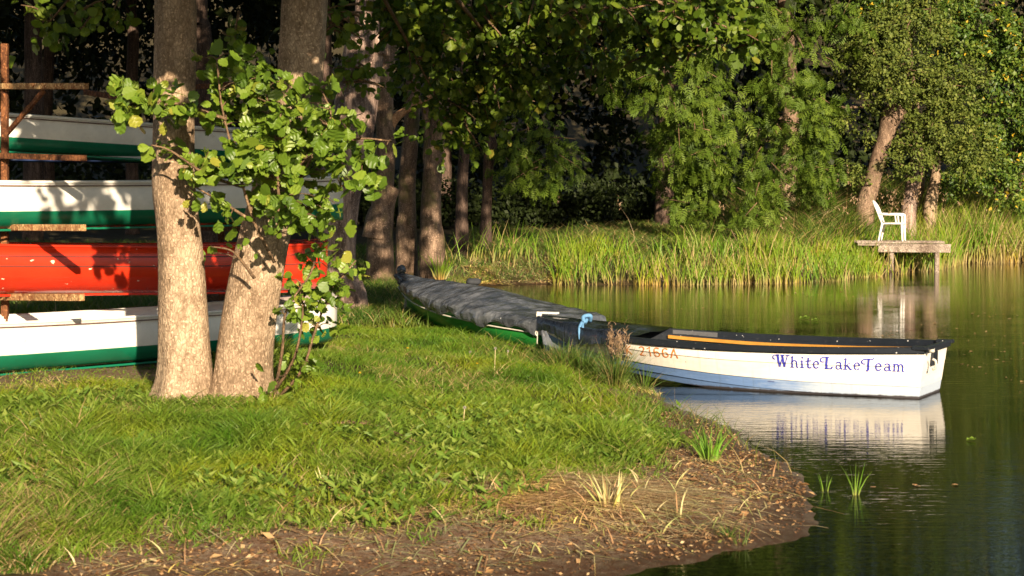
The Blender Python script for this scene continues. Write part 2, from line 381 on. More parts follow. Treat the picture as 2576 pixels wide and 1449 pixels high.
ad = t.nodes.new('ShaderNodeMath'); ad.operation = 'ADD'; t.links.new(sx_.outputs[0], ad.inputs[0]); t.links.new(noise(t, coords(t, (.5, .5, 4)), 3, 5, .7), ad.inputs[1])
t.links.new(mix(t, (.46, .53, .62), src, ramp(t, ad.outputs[0], [(.72, (.15, .15, .15)), (1.1, (1, 1, 1))]).outputs[0]), b.inputs['Base Color'])
for nm_ in ('blue', 'boatwhite'):
    t = M[nm_].node_tree; b = t.nodes['Principled BSDF']; src = b.inputs['Base Color'].links[0].from_socket
    sz_ = t.nodes.new('ShaderNodeSeparateXYZ'); t.links.new(coords(t), sz_.inputs[0]); md = t.nodes.new('ShaderNodeMath'); md.operation = 'MULTIPLY_ADD'
    t.links.new(noise(t, coords(t, (4, 4, 1)), 4, 5, .75), md.inputs[0]); md.inputs[1].default_value = -.03; t.links.new(sz_.outputs[2], md.inputs[2])
    t.links.new(mix(t, (.05, .045, .05), src, ramp(t, md.outputs[0], [(0, (0, 0, 0)), (.012, (1, 1, 1))]).outputs[0]), b.inputs['Base Color'])
    sc_ = b.inputs['Base Color'].links[0].from_socket     # faint vertical grime runs
    t.links.new(mix(t, sc_, (.78, .72, .62), ramp(t, noise(t, coords(t, (9, 2, .5)), 2, 4, .6), [(.55, (0, 0, 0)), (.75, (.6, .6, .6))]).outputs[0], 'MULTIPLY'), b.inputs['Base Color'])
# tarpaulin: creased plastic
for nm_, c0_, c1_ in (('tarp', (.036, .042, .052), (.12, .13, .15)), ('darktarp', (.006, .009, .016), (.022, .028, .042))):
    m, t, b = mat(nm_ + 'aulin', .22, .8)
    cc = mix(t, c0_, c1_, ramp(t, noise(t, coords(t, (1, 1, 1)), 3, 5, .7), [(.4, (0, 0, 0)), (.65, (1, 1, 1))]).outputs[0])
    t.links.new(cc, b.inputs['Base Color'])
    v_ = t.nodes.new('ShaderNodeTexVoronoi'); v_.inputs['Scale'].default_value = 2.2; v_.feature = 'F1'; t.links.new(coords(t, (3.2, 1.2, 1.5)), v_.inputs['Vector'])
    bump(t, b, mix(t, noise(t, coords(t, (4.5, 1, .8)), 2.4, 4, .55, 1.2), v_.outputs['Distance'], .45), .8, .045); M[nm_] = m
# ground: soil and sand, wet close to the water line
m, t, b = mat('soil_and_sand', .85, .25)
co = coords(t); n1 = noise(t, co, 2.2, 6, .7); n2 = noise(t, co, 16, 5, .7); n3 = noise(t, co, 70, 3, .6)
sand = ramp(t, n1, [(.3, (.085, .06, .038)), (.5, (.18, .13, .085)), (.7, (.30, .235, .16))]).outputs[0]
sand = mix(t, sand, (.13, .07, .04), ramp(t, n2, [(.43, (0, 0, 0)), (.56, (.9, .9, .9))]).outputs[0])
sand = mix(t, sand, (.50, .40, .28), ramp(t, n3, [(.62, (0, 0, 0)), (.72, (.6, .6, .6))]).outputs[0])
soil = ramp(t, n2, [(.3, (.03, .024, .012)), (.7, (.075, .06, .026))]).outputs[0]
cv = mix(t, sand, soil, attr(t, 'rnd'))
wet = ramp(t, attr(t, 't'), [(.0, (1, 1, 1)), (1, (0, 0, 0))]).outputs[0]
t.links.new(mix(t, cv, mix(t, cv, (.42, .40, .40), 1.0, 'MULTIPLY'), wet), b.inputs['Base Color'])
rr = t.nodes.new('ShaderNodeMapRange'); rr.inputs[3].default_value = .9; rr.inputs[4].default_value = .35
t.links.new(wet, rr.inputs[0]); t.links.new(rr.outputs[0], b.inputs['Roughness'])
bump(t, b, mix(t, n2, n3, .4), .8, .03); M['ground'] = m
# water: dark, mirror-like, finely rippled
m, t, b = mat('lake_water', .0, .5)
b.inputs['IOR'].default_value = 1.33
b.inputs['Base Color'].default_value = (.003, .005, .002, 1)
w1 = noise(t, coords(t, (2.0, 13, 1)), 1.0, 3, .55, .3)
w2 = noise(t, coords(t, (4.0, 22, 1)), 1.0, 3, .6, .2)
w3 = noise(t, coords(t, (.25, .5, 1)), 1.0, 2, .5)
hh = mix(t, w1, w2, .32)
n = t.nodes.new('ShaderNodeBump'); n.inputs['Distance'].default_value = .012
st = t.nodes.new('ShaderNodeMapRange'); st.inputs[1].default_value = .35; st.inputs[2].default_value = .65; st.inputs[3].default_value = .08; st.inputs[4].default_value = .42
t.links.new(w3, st.inputs[0]); t.links.new(st.outputs[0], n.inputs['Strength']); t.links.new(hh, n.inputs['Height'])
t.links.new(n.outputs[0], b.inputs['Normal']); M['water'] = m

# ------------------------------------------------------------------ terrain
SHORE = np.array([(-200, 7.0), (-12, 8.5), (-4, 8.75), (-1.2, 8.95), (-.1, 9.15), (.62, 9.5), (1.4, 10.1), (1.86, 10.8), (2.0, 11.8), (1.98, 12.9), (1.86, 14.6), (1.68, 16.0),
    (1.4, 17.3), (1.15, 18.3), (.95, 19.6), (1.0, 21), (1.15, 22.5), (.8, 25), (.1, 28.5), (-.7, 31), (-1.0, 33.5), (-.7, 35.0), (.2, 35.6), (.9, 35.7), (1.5, 35.5), (3.3, 35.6), (5.0, 36.2), (6.3, 37),
    (8.0, 39.4), (9.2, 40.9), (10.8, 44.6), (13.5, 45.2), (20, 46), (40, 48), (200, 60)])
POLY = np.vstack([SHORE, [(200, 400), (-200, 400)]])
def shore_d(x, y):
    x = np.asarray(x, float); y = np.asarray(y, float); dm = np.full(x.shape, 1e9)
    for a, b in zip(SHORE[:-1], SHORE[1:]):
        d = b - a; tt = np.clip(((x - a[0]) * d[0] + (y - a[1]) * d[1]) / (d @ d), 0, 1)
        dm = np.minimum(dm, np.hypot(x - a[0] - tt * d[0], y - a[1] - tt * d[1]))
    ins = np.zeros(x.shape, bool)
    for a, b in zip(POLY, np.roll(POLY, -1, 0)):
        c = ((a[1] > y) != (b[1] > y)) & (x < (b[0] - a[0]) * (y - a[1]) / (b[1] - a[1] + 1e-12) + a[0]); ins ^= c
    return np.where(ins, dm, -dm) + .10 * vnoise(x, y, 1.3, 2) + .07 * vnoise(x, y, 4, 3) + .025 * vnoise(x, y, 11, 4)
def height(x, y, d=None):
    x = np.asarray(x, float); y = np.asarray(y, float)
    d = shore_d(x, y) if d is None else d
    dp = np.maximum(d, 0); far = sstep(34, 38, y) * sstep(4.0, 8.5, x)
    z = .44 * (1 - np.exp(-dp / (2.7 - .7 * sstep(14.5, 17, y) * sstep(23, 20.5, y)))) + far * .17 * np.clip(dp - 1.0, 0, 7) + .013 * np.clip(y - 22, 0, 25) * sstep(0, 3, dp) + 16 * sstep(62, 110, y)
    z = z + sstep(.3, 2, dp) * (.045 * vnoise(x, y, .8, 5) + .02 * vnoise(x, y, 2.7, 6)) + .006 * vnoise(x, y, 9, 7) * sstep(0, .4, dp)
    return np.where(d > 0, z, np.maximum(d * .16, -1.5))
def cover(x, y, d):
    """how grassy the ground is, 0..1"""
    thr = .45 + 1.1 * sstep(13.6, 11.6, y) * sstep(-2.7, -1.0, x)
    c = sstep(thr - .55, thr + .6, d + .5 * vnoise(x, y, 1.1, 11) + .4 * vnoise(x, y, 3.7, 12) + .25 * vnoise(x, y, 9, 13))
    bare = sstep(-.2, .5, vnoise(x, y, .9, 21) + .4) * sstep(13.5, 14.3, y) * sstep(-2.5, -3.1, x) * sstep(17.5, 16.5, y)     # worn strip in front of the canoes
    c = np.maximum(c, .5 * sstep(.35, .75, vnoise(x, y, 3.1, 15)) * sstep(.25, .5, d))      # stray tufts on the bare ground
    return c * (1 - .75 * bare)
def axis(segs):
    out = []
    for a, b, s in segs: out.append(np.arange(a, b, s))
    return np.concatenate(out + [[segs[-1][1]]])
xs = axis([(-200, -40, 20), (-40, -8, 1.5), (-8, 5, .075), (5, 20, .5), (20, 60, 3), (60, 200, 20)])
ys = axis([(-200, 0, 25), (0, 8, 1), (8, 24, .075), (24, 50, .3), (50, 80, 2), (80, 400, 20)])
Xg, Yg = np.meshgrid(xs, ys, indexing='ij')
Dg = shore_d(Xg, Yg); Zg = height(Xg, Yg, Dg)
g = Geo(); g.add(np.stack([Xg, Yg, Zg], -1).reshape(-1, 3), grid_faces(len(xs), len(ys))[:, ::-1], rnd=cover(Xg, Yg, Dg).ravel() * sstep(0, .3, Dg).ravel(), t=sstep(.01, .09, Zg + .012 * vnoise(Xg, Yg, 3, 8)).ravel())
o = g.build('ground', M['ground'], smooth=True); tag(o, 'brown sandy shore and grassy bank of the lake', 'ground', kind='structure')
g = Geo(); g.add([(-300, -200, 0), (300, -200, 0), (300, 120, 0), (-300, 120, 0)], [[0, 1, 2, 3]])
o = g.build('water', M['water']); tag(o, 'dark green lake water with fine ripples', 'water', kind='structure')
def on_ground(px, py, it=6):
    z = 0.3
    for _ in range(it): p = G(px, py, z); z = float(height(p[0], p[1]))
    return G(px, py, z)

# ------------------------------------------------------------------ foreground tree
rng = np.random.default_rng(7)
base = P(535, 1012, 13.9); base[2] = float(height(base[0], base[1]))
tree = thing('alder_tree', 'sunlit double-trunked alder with leafy shoots, growing on the lawn in front of the canoes', 'tree', base)
g = Geo()
def px_path(pts, Y):  # (px, py, width px [, Y])
    c = [P(p[0], p[1], p[3] if len(p) > 3 else Y) for p in pts]; r = [p[2] / 2 * (p[3] if len(p) > 3 else Y) / FPX for p in pts]
    return np.array(c), np.array(r)
c, r = px_path([(462, 1045, 175), (463, 1005, 142), (464, 950, 134), (462, 860, 127), (458, 750, 120), (454, 650, 114), (446, 560, 108), (436, 470, 106), (436, 380, 103), (437, 250, 101), (441, 100, 100), (440, -60, 98), (436, -300, 90), (420, -700, 70), (380, -1300, 45), (330, -1900, 22)], 13.9)
tube(g, c, r, 36, 160, .05, 1, flare=.42)
c, r = px_path([(612, 1050, 180), (608, 1010, 148), (608, 960, 142), (615, 880, 138), (628, 790, 136), (645, 700, 134), (665, 600, 128), (690, 500, 122), (715, 400, 118), (738, 300, 118), (755, 200, 118), (762, 90, 116), (768, -60, 112), (775, -300, 104), (800, -700, 84), (860, -1300, 55), (900, -1900, 25)], 13.95)
tube(g, c, r, 36, 160, .05, 5, flare=.42)
# limbs into the crown above the picture
for a, b, e, rr0 in [((438, -250), (150, -520), (-300, -700), .07), ((440, -420), (700, -800), (1050, -900), .06), ((775, -180), (1100, -420), (1500, -430), .08), ((790, -420), (1200, -800), (1600, -1000), .07), ((430, -120), (250, -260), (60, -330), .05), ((420, -600), (0, -1000), (-400, -1500), .06)]:
    pts = [P(*a, 13.9), P(*b, 14.5), P(*e, 15.6)]; tube(g, pts, [rr0, rr0 * .6, rr0 * .25], 8, 14, .05, 9)
trunk = g.build('trunk', M['bark'], tree, True, loc=base); trunk.location = (0, 0, 0)
def child(geo, name, mt, par, smooth=False):
    o = geo.build(name, mt, par, smooth, loc=par.location); o.location = (0, 0, 0); return o
def px_blob(px, py, rx, ry, Y, dy, w=1.0):
    return (P(px, py, Y), np.array([rx * Y / FPX, dy, ry * Y / FPX]), w)
# crown: off-frame mass overhead, some blobs added only to shade trunks and hollow, + fronds hanging into the frame
g, gt = Geo(), Geo()
foliage(g, rng, [((-4.5, 13.6, 6.1), (2.6, 2.4, 1.5), 1), ((-1.2, 13.2, 6.0), (2.4, 2.2, 1.4), 1), ((-3, 14.5, 8.5), (3.6, 3, 2.6), 1), ((-.5, 17, 7.0), (3.2, 2.6, 2.4), 1.1),
    ((.8, 18, 9.5), (2.8, 2.6, 2.4), 1), ((-5, 17, 7), (3.2, 3, 2.6), 1), ((-1.0, 10.9, 4.95), (1.6, 1.1, .75), 9), ((-5.8, 11.5, 5.9), (1.8, 1.2, .7), 1), ((.9, 12, 6.2), (2.7, 1.4, 1.1), 2.6), ((2.3, 16.5, 8.6), (2.2, 2.0, 2.4), 1.5), ((5.6, 16, 12.6), (3.4, 2.4, 2.7), 2.6), ((-3, 16, 12), (3.4, 3, 2.6), .7), ((-8, 16, 7), (2.8, 3, 3), .8)], T_ROUND_S, .2, count=30000, sub=.5, sub_n=18, shell=.3)
fr = [px_blob(1050, 60, 110, 90, 18.5, .8), px_blob(1230, 60, 150, 90, 18.6, .8), px_blob(1420, 40, 160, 80, 18.2, .8), px_blob(1600, 30, 150, 70, 17.6, .7), px_blob(1780, 40, 130, 70, 17.2, .6),
      px_blob(1868, 105, 48, 36, 17.0, .2, 2.2), px_blob(1120, 200, 130, 90, 19.2, .6), px_blob(1290, 190, 130, 90, 19.2, .6), px_blob(1130, 310, 80, 60, 19.4, .4, .6), px_blob(1480, 150, 90, 50, 18.8, .5, .8), px_blob(1640, 140, 80, 40, 18, .4, .8),
      px_blob(1000, 10, 80, 50, 18, .5), px_blob(1230, 290, 90, 55, 19.6, .4, .5), px_blob(1700, 100, 60, 40, 17.4, .3)]
foliage(g, rng, fr, T_ROUND, .088, count=5400, sub=.17, sub_n=9, shell=.2, droop=.5, up=.2, twigs=(gt, 160))
fr2 = [px_blob(1128, 88, 30, 22, 16.5, .1, 2), px_blob(1455, 35, 40, 25, 16.6, .15, 1.5), px_blob(1560, 15, 60, 25, 16.4, .15, 1.5), px_blob(1870, 90, 45, 34, 16.2, .12, 3), px_blob(1700, 30, 70, 28, 16.2, .2, 1.5),
       px_blob(110, 80, 52, 30, 15.3, .15, 1.6), px_blob(180, 20, 90, 30, 15.4, .25, 1.2), px_blob(330, 25, 60, 28, 15.5, .2, 1)]
foliage(g, rng, fr2, T_ROUND, .09, count=420, sub=.12, sub_n=7, shell=.1, droop=.4, up=.1, twigs=(gt, 30))
foliage(g, rng, [px_blob(860, 60, 60, 60, 15.5, .3), px_blob(900, 180, 50, 50, 16, .3), px_blob(860, 300, 40, 40, 16, .3, .7), px_blob(590, 80, 60, 60, 15.5, .3, .7)], T_ROUND, .085, count=220, sub=.15, sub_n=6, shell=.1, droop=.5, up=.1, twigs=(gt, 20))
for a, b, e in [((775, -150, 14), (1100, -60, 16), (1600, -20, 17)), ((1100, -60, 16), (1200, 60, 18), (1300, 180, 19)), ((1500, -40, 16.8), (1700, 20, 17), (1880, 90, 16.6)), ((900, -120, 15), (1000, 60, 17.5), (1100, 250, 19)), ((430, -120, 13.8), (240, -60, 15.2), (110, 70, 15.3))]:
    tube(gt, [P(*a), P(*b), P(*e)], [.03, .018, .006], 6, 14)
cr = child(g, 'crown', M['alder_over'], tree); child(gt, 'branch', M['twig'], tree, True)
# leafy shoots in front of the trunks
def shoots(blobs, stems, count, size, seed):
    rg = np.random.default_rng(seed); gl, gs = Geo(), Geo()
    tips = foliage(gl, rg, blobs, T_NEAR, size, count=count, sub=.10, sub_n=6, shell=.05, droop=.15, up=.1)
    SP = []
    for s in stems:
        pts = [P(*q) for q in s]; q = spline(pts, 14); SP.append(q); tube(gs, q, np.linspace(.014, .005, 14), 6)
    SP = np.concatenate(SP)
    for tp in tips:                                  # a twig from the nearest stem to every spray
        dd = np.linalg.norm(SP - tp, axis=1) + .6 * np.maximum(SP[:, 2] - tp[2], 0); k = dd.argmin()
        if dd[k] < .8: tube(gs, [SP[k], (SP[k] + tp) / 2 + [0, 0, .02], tp], [.006, .004, .003], 5, 6)
    return gl, gs
B = [(330, 262, 32, 40, 1.5), (312, 280, 10, 10, 0.6), (360, 250, 25, 30, .4), (440, 250, 42, 36, .8), (420, 275, 30, 25, .6), (480, 285, 30, 30, .5), (425, 372, 48, 30, .8), (470, 365, 30, 22, .5),
     (550, 140, 34, 22, 1.5), (600, 148, 24, 16, 0.9), (535, 165, 22, 20, 1.2), (590, 195, 40, 25, .6), (560, 240, 40, 30, .6), (555, 290, 45, 32, .8), (640, 235, 40, 36, .8), (690, 185, 20, 22, 1.2), (700, 225, 45, 30, .8),
     (660, 300, 55, 45, 1.1), (735, 290, 60, 45, 1.1), (800, 245, 32, 30, .6), (770, 340, 60, 50, 1.2), (690, 370, 60, 50, 1.2), (850, 300, 45, 35, .9), (845, 370, 55, 45, 1), (910, 345, 45, 34, .8), (960, 365, 30, 26, .5), (985, 350, 14, 18, .3),
     (610, 350, 45, 40, .9), (540, 400, 50, 32, .8), (510, 440, 42, 28, .6), (600, 420, 55, 34, .9), (690, 440, 60, 40, 1.1), (780, 430, 60, 45, 1.1), (850, 440, 30, 35, .6), (920, 415, 40, 30, .6), (955, 468, 15, 17, 0.8), (888, 480, 14, 12, .15),
     (520, 490, 38, 24, .5), (570, 520, 40, 22, .5), (650, 505, 50, 34, .8), (730, 500, 55, 36, .9), (810, 500, 40, 30, .7), (700, 545, 50, 30, .7), (770, 545, 45, 28, .7), (835, 545, 28, 34, .6), (800, 575, 30, 20, .5), (848, 520, 22, 22, .5)]
bl = [px_blob(a, b_, c_, d_, 13.25 + .25 * math.sin(a * .05), .16, w) for a, b_, c_, d_, w in B]
stems = [[(690, 660, 13.55), (640, 560, 13.4), (600, 430, 13.3), (560, 280, 13.25), (545, 150, 13.2)], [(700, 600, 13.6), (700, 480, 13.35), (690, 330, 13.3), (660, 200, 13.3)], [(610, 470, 13.35), (520, 440, 13.3), (430, 380, 13.25), (380, 365, 13.25)],
         [(570, 300, 13.25), (480, 270, 13.2), (400, 255, 13.2), (320, 265, 13.2)], [(700, 470, 13.35), (800, 380, 13.3), (900, 350, 13.25), (985, 355, 13.25)], [(705, 560, 13.4), (780, 520, 13.3), (850, 470, 13.25), (960, 462, 13.25)], [(700, 560, 13.4), (760, 440, 13.3), (830, 300, 13.3), (815, 240, 13.3)], [(640, 560, 13.4), (560, 510, 13.3), (490, 470, 13.3)]]
gl, gs = shoots(bl, stems, 1250, .102, 5)
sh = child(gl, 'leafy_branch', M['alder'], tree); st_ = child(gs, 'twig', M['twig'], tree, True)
B2 = [(540, 625, 28, 22, .5), (530, 655, 16, 12, .3), (610, 620, 22, 30, .6), (600, 665, 18, 16, .4), (780, 640, 40, 40, .7), (830, 690, 35, 30, .7), (845, 650, 25, 20, .3), (893, 650, 15, 14, .3), (895, 680, 12, 16, .2), (770, 720, 50, 35, .8), (830, 735, 35, 28, .5), (760, 775, 50, 30, .8),
      (740, 840, 45, 34, .9), (800, 810, 40, 36, .7), (790, 870, 35, 28, .6), (720, 890, 36, 36, .8), (770, 920, 40, 40, .8), (720, 950, 34, 32, .7), (790, 960, 30, 20, .4), (845, 790, 24, 22, .3), (700, 800, 22, 30, .5)]
bl = [px_blob(a, b_, c_, d_, 13.7 + .2 * math.sin(a * .05), .18, w) for a, b_, c_, d_, w in B2]
stems = [[(690, 1000, 13.8), (710, 880, 13.75), (720, 780, 13.7), (780, 690, 13.7), (800, 620, 13.7)], [(700, 1000, 13.85), (760, 930, 13.8), (790, 840, 13.75), (830, 740, 13.7), (895, 655, 13.7)], [(690, 985, 13.8), (740, 900, 13.7), (760, 800, 13.7), (760, 720, 13.7)], [(640, 700, 13.5), (610, 660, 13.45), (580, 630, 13.4), (530, 620, 13.4)]]
gl, gs = shoots(bl, stems, 250, .085, 8)
child(gl, 'sucker_leaves', M['alder'], tree); child(gs, 'sucker_stem', M['twig'], tree, True)

# ------------------------------------------------------------------ other trees
def simple_tree(name, label, pts, Y, mt, group=None, extra=(), bumpy=.06, seed=1, n=16, cat='tree', crown=None):
    c, r = px_path(pts, Y); b0 = c[0].copy(); b0[2] = float(height(b0[0], b0[1])); b0 = np.array([b0[0], b0[1], min(b0[2], c[0][2] + .2)])
    o = thing(name, label, cat, b0, group=group); g = Geo()
    cc = np.vstack([[c[0][0], c[0][1], b0[2] - .15], c]) if c[0][2] > b0[2] - .1 else c; rr = np.concatenate([[r[0] * 1.15], r]) if len(cc) > len(c) else r
    tube(g, cc, rr, n, 60, bumpy, seed); child(g, 'trunk', mt, o, True)
    for nm, pts2, mt2 in extra:
        g = Geo(); c, r = px_path(pts2, Y); tube(g, c, r, 10, 24, .08, seed + 4); child(g, nm, mt2, o, True)
    return o
def up(pts, Y, top=9.0):   # carry a trunk on above the frame
    a, b = pts[-2], pts[-1]; k = (top - P(b[0], b[1], Y)[2]) * FPX / Y
    return pts + [(b[0] + 25, b[1] - k, b[2] * .55)]
big = simple_tree('old_tree', 'massive rough-barked tree leaning right behind the double-trunked alder', up([(872, 740, 100), (858, 690, 84), (848, 600, 96), (852, 500, 104), (868, 400, 108), (888, 300, 110), (902, 200, 104), (920, 100, 98), (940, 0, 92)], 24.0, 12), 24.0, M['bark4'], seed=3, n=24, bumpy=.05)
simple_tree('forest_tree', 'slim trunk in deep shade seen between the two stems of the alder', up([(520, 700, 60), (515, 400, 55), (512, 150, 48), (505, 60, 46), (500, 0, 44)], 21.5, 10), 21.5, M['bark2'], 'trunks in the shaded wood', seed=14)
simple_tree('alder_tree', 'alder with a splintered broken limb pointing right and a stump at its foot',
    up([(955, 622, 70), (957, 560, 58), (962, 500, 56), (967, 420, 52), (970, 350, 50), (968, 290, 46), (968, 220, 42), (972, 150, 40), (985, 80, 40), (990, 0, 38)], 31.5), 31.5, M['bark3'],
    extra=[('broken_limb', [(972, 330, 40), (992, 300, 26), (1025, 275, 17), (1060, 255, 14), (1085, 240, 16)], M['breakwood']), ('stump', [(950, 600, 80), (958, 545, 68), (975, 500, 46), (990, 470, 36)], M['bark3'])], seed=4)
simple_tree('alder_tree', 'straight brown trunk between the broken-limbed alder and the forked one', up([(1022, 570, 52), (1024, 540, 46), (1024, 460, 44), (1030, 380, 42), (1036, 300, 40), (1040, 240, 38), (1040, 160, 36)], 33), 33, M['bark3'], 'alder trunks at the forest edge', seed=5)
simple_tree('alder_tree', 'trunk with a thin side stem, thickest of the trunks at the dark forest edge', up([(1086, 604, 64), (1084, 560, 54), (1084, 500, 50), (1088, 420, 48), (1096, 350, 44), (1106, 280, 40), (1110, 200, 38)], 32.5), 32.5, M['bark3'], 'alder trunks at the forest edge',
    extra=[('side_stem', [(1082, 440, 16), (1072, 400, 18), (1076, 350, 20), (1072, 300, 20), (1066, 255, 16)], M['bark3'])], seed=6)
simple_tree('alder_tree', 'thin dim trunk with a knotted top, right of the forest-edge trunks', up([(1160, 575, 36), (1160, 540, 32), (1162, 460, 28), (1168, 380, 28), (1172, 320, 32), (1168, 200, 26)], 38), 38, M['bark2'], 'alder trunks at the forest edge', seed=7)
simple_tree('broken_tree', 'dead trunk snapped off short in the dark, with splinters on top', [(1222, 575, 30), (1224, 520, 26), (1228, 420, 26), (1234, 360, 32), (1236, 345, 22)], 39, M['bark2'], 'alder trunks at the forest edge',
    extra=[('splinter', [(1236, 350, 10), (1228, 320, 6), (1216, 292, 3)], M['bark3']), ('splinter', [(1238, 350, 12), (1245, 325, 8), (1256, 310, 3)], M['bark3'])], seed=8)
simple_tree('pollard_tree', 'leaning sawn-off trunk beside the ash foliage, behind the white chair', [(2176, 520, 46), (2190, 470, 42), (2206, 410, 42), (2224, 350, 40), (2240, 300, 52), (2254, 280, 56), (2262, 268, 40)], 44, M['bark3'], extra=[('side_branch', [(2190, 268, 6), (2140, 270, 7), (2085, 270, 6)], M['bark3'])], seed=9)
simple_tree('young_tree', 'short pale trunk standing upright in the bank grass right of the leaning pollard', [(2284, 540, 38), (2290, 500, 34), (2296, 450, 28), (2300, 400, 22), (2302, 330, 14)], 45, M['bark4'], seed=10)
simple_tree('young_tree', 'stubby pale stem half hidden by leaves at the right of the bank', [(2338, 540, 36), (2344, 490, 30), (2352, 450, 26), (2358, 380, 16)], 45.5, M['bark'], seed=11)
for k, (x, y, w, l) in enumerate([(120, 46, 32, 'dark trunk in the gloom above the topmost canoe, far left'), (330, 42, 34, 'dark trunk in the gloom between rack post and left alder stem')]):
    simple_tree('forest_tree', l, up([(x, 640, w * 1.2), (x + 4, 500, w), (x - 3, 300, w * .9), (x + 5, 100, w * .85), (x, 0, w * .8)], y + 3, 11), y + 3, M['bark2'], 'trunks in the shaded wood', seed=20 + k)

g = Geo(); foliage(g, np.random.default_rng(77), [((-1.3, 25, 8.4), (3.6, 2.4, 2.6), 1), ((-5.5, 25.5, 8.6), (3.4, 2.6, 2.6), 1), ((-2, 26, 12), (4, 3, 2.5), .8), ((1.5, 24, 8), (2.1, 2, 2.5), 1.2)], T_ROUND_S, .26, count=10000, sub=.5, sub_n=16, shell=.2); child(g, 'crown', M['alder_over'], big)  # out-of-view crown, added to shade the hollow and forest-edge trunks
# ash tree with pinnate leaves
rng = np.random.default_rng(21)
ash_base = P(1975, 560, 46); ash_base[2] = float(height(ash_base[0], ash_base[1]))
ash = thing('ash_tree', 'ash tree with feathery drooping sunlit leaves over the reeds of the far bank', 'tree', ash_base)
A = [(1600, 210, 90, 60, 1), (1690, 250, 110, 80, 1), (1800, 260, 80, 80, 1), (1680, 350, 85, 80, 1), (1780, 370, 90, 90, 1.1), (1690, 440, 60, 60, .8), (1760, 470, 75, 70, 1), (1710, 530, 45, 45, .7), (1770, 560, 35, 40, .4),
     (1930, 60, 110, 90, 1), (2020, 150, 100, 90, 1), (1960, 220, 80, 70, 1), (2040, 280, 80, 80, 1), (1940, 330, 80, 70, 1), (2040, 380, 80, 70, 1), (1930, 430, 80, 70, 1), (2030, 470, 80, 60, 1), (1900, 520, 70, 50, .8), (1990, 540, 70, 40, .6), (1850, 150, 80, 70, .8), (1760, 130, 90, 60, .8), (1600, 110, 80, 60, .6), (2120, 60, 70, 60, .8), (1500, 120, 80, 60, .5)]
bl = [px_blob(a, b_, c_ * .84, d_ * .84, 41.5 + 1.3 * math.sin(a * .03 + b_ * .02), .5, w) for a, b_, c_, d_, w in A]
g, gt = Geo(), Geo()
foliage(g, rng, bl, T_PIN, .30, count=5800, sub=.24, sub_n=13, shell=.45, droop=.75, up=.35, twigs=(gt, 120))
A2 = [(1340, 350, 70, 50, .6), (1290, 400, 60, 50, .6), (1400, 400, 50, 40, .5), (1340, 440, 60, 36, .6), (1385, 470, 28, 28, .6), (1130, 330, 50, 50, .3), (1200, 380, 40, 30, .3), (1430, 345, 36, 26, .4), (1260, 250, 80, 50, .4), (1150, 240, 70, 50, .3), (1700, 600, 60, 30, .3), (1840, 600, 50, 24, .3)]
foliage(g, rng, [px_blob(a, b_, c_, d_, 38.5, .4, w) for a, b_, c_, d_, w in A2], T_PIN, .28, count=900, sub=.25, sub_n=7, shell=.3, droop=.75, up=.35, twigs=(gt, 30))
foliage(g, rng, [((3, 42, 9.5), (3.6, 2.2, 2.6), 1), ((6.5, 42.5, 10.4), (3.6, 2.4, 3.2), 1), ((5, 43, 13), (3.6, 2.4, 2.6), .8), ((0, 41, 9), (3, 2, 2.4), .8)], T_RHOMB, .34, count=11000, sub=.45, sub_n=14, shell=.3, droop=.5)
child(g, 'crown', M['ash'], ash); child(gt, 'branch', M['twig'], ash, True)
g = Geo()
tube(g, [ash_base - [0, 0, .3], P(1985, 400, 46), P(1985, 200, 46), P(1950, -200, 45), P(1850, -700, 43)], [.26, .22, .2, .15, .06], 14, 40, .06, 3)
for e in [(1600, 200, 41.5), (1700, 420, 41.5), (1960, 300, 41.5), (2040, 420, 41.5), (2020, 120, 41.5)]:
    a = P(1975, 350 if e[1] > 250 else 100, 45); b = P(*e); tube(g, [a, (a + b) / 2 + [0, 0, .25], b], [.07, .05, .015], 7, 12, .05)
child(g, 'trunk', M['bark3'], ash, True)
# willow
wb = P(2300, 540, 46.5); wb[2] = float(height(wb[0], wb[1]))
wil = thing('willow_tree', 'bushy grey-green willow arching over the leaning trunk at the right', 'tree', wb)
A = [(2250, 180, 90, 90, 1), (2330, 250, 90, 80, 1), (2200, 100, 90, 80, 1), (2400, 330, 90, 70, 1), (2320, 350, 70, 50, 1), (2290, 410, 50, 40, .6), (2400, 200, 80, 80, .9), (2180, 220, 50, 60, .7), (2170, 330, 30, 30, .4), (2120, 300, 30, 30, .3), (2300, 60, 100, 70, 1), (2440, 400, 70, 50, .7), (2150, 440, 40, 40, .3), (2140, 150, 50, 60, .6)]
g, gt = Geo(), Geo()
foliage(g, rng, [px_blob(a, b_, c_, d_, 43.5 + .5 * math.sin(a * .03), .5, w) for a, b_, c_, d_, w in A], T_RHOMB, .095, count=25000, sub=.17, sub_n=34, shell=.35, droop=.25, up=.3, twigs=(gt, 90))
child(g, 'crown', M['willow'], wil); child(gt, 'branch', M['twig'], wil, True)
g = Geo(); tube(g, [wb - [0, 0, .3], P(2310, 400, 46), P(2290, 200, 45.5), P(2280, 50, 45)], [.2, .17, .12, .05], 12, 30, .06, 2)
for e in [(2400, 320), (2200, 120), (2420, 200), (2180, 220)]:
    a, b = P(2300, 330, 45.8), P(*e, 43.6); tube(g, [a, (a + b) / 2 + [0, 0, .2], b], [.06, .04, .012], 7, 12, .05)
child(g, 'trunk', M['bark3'], wil, True)
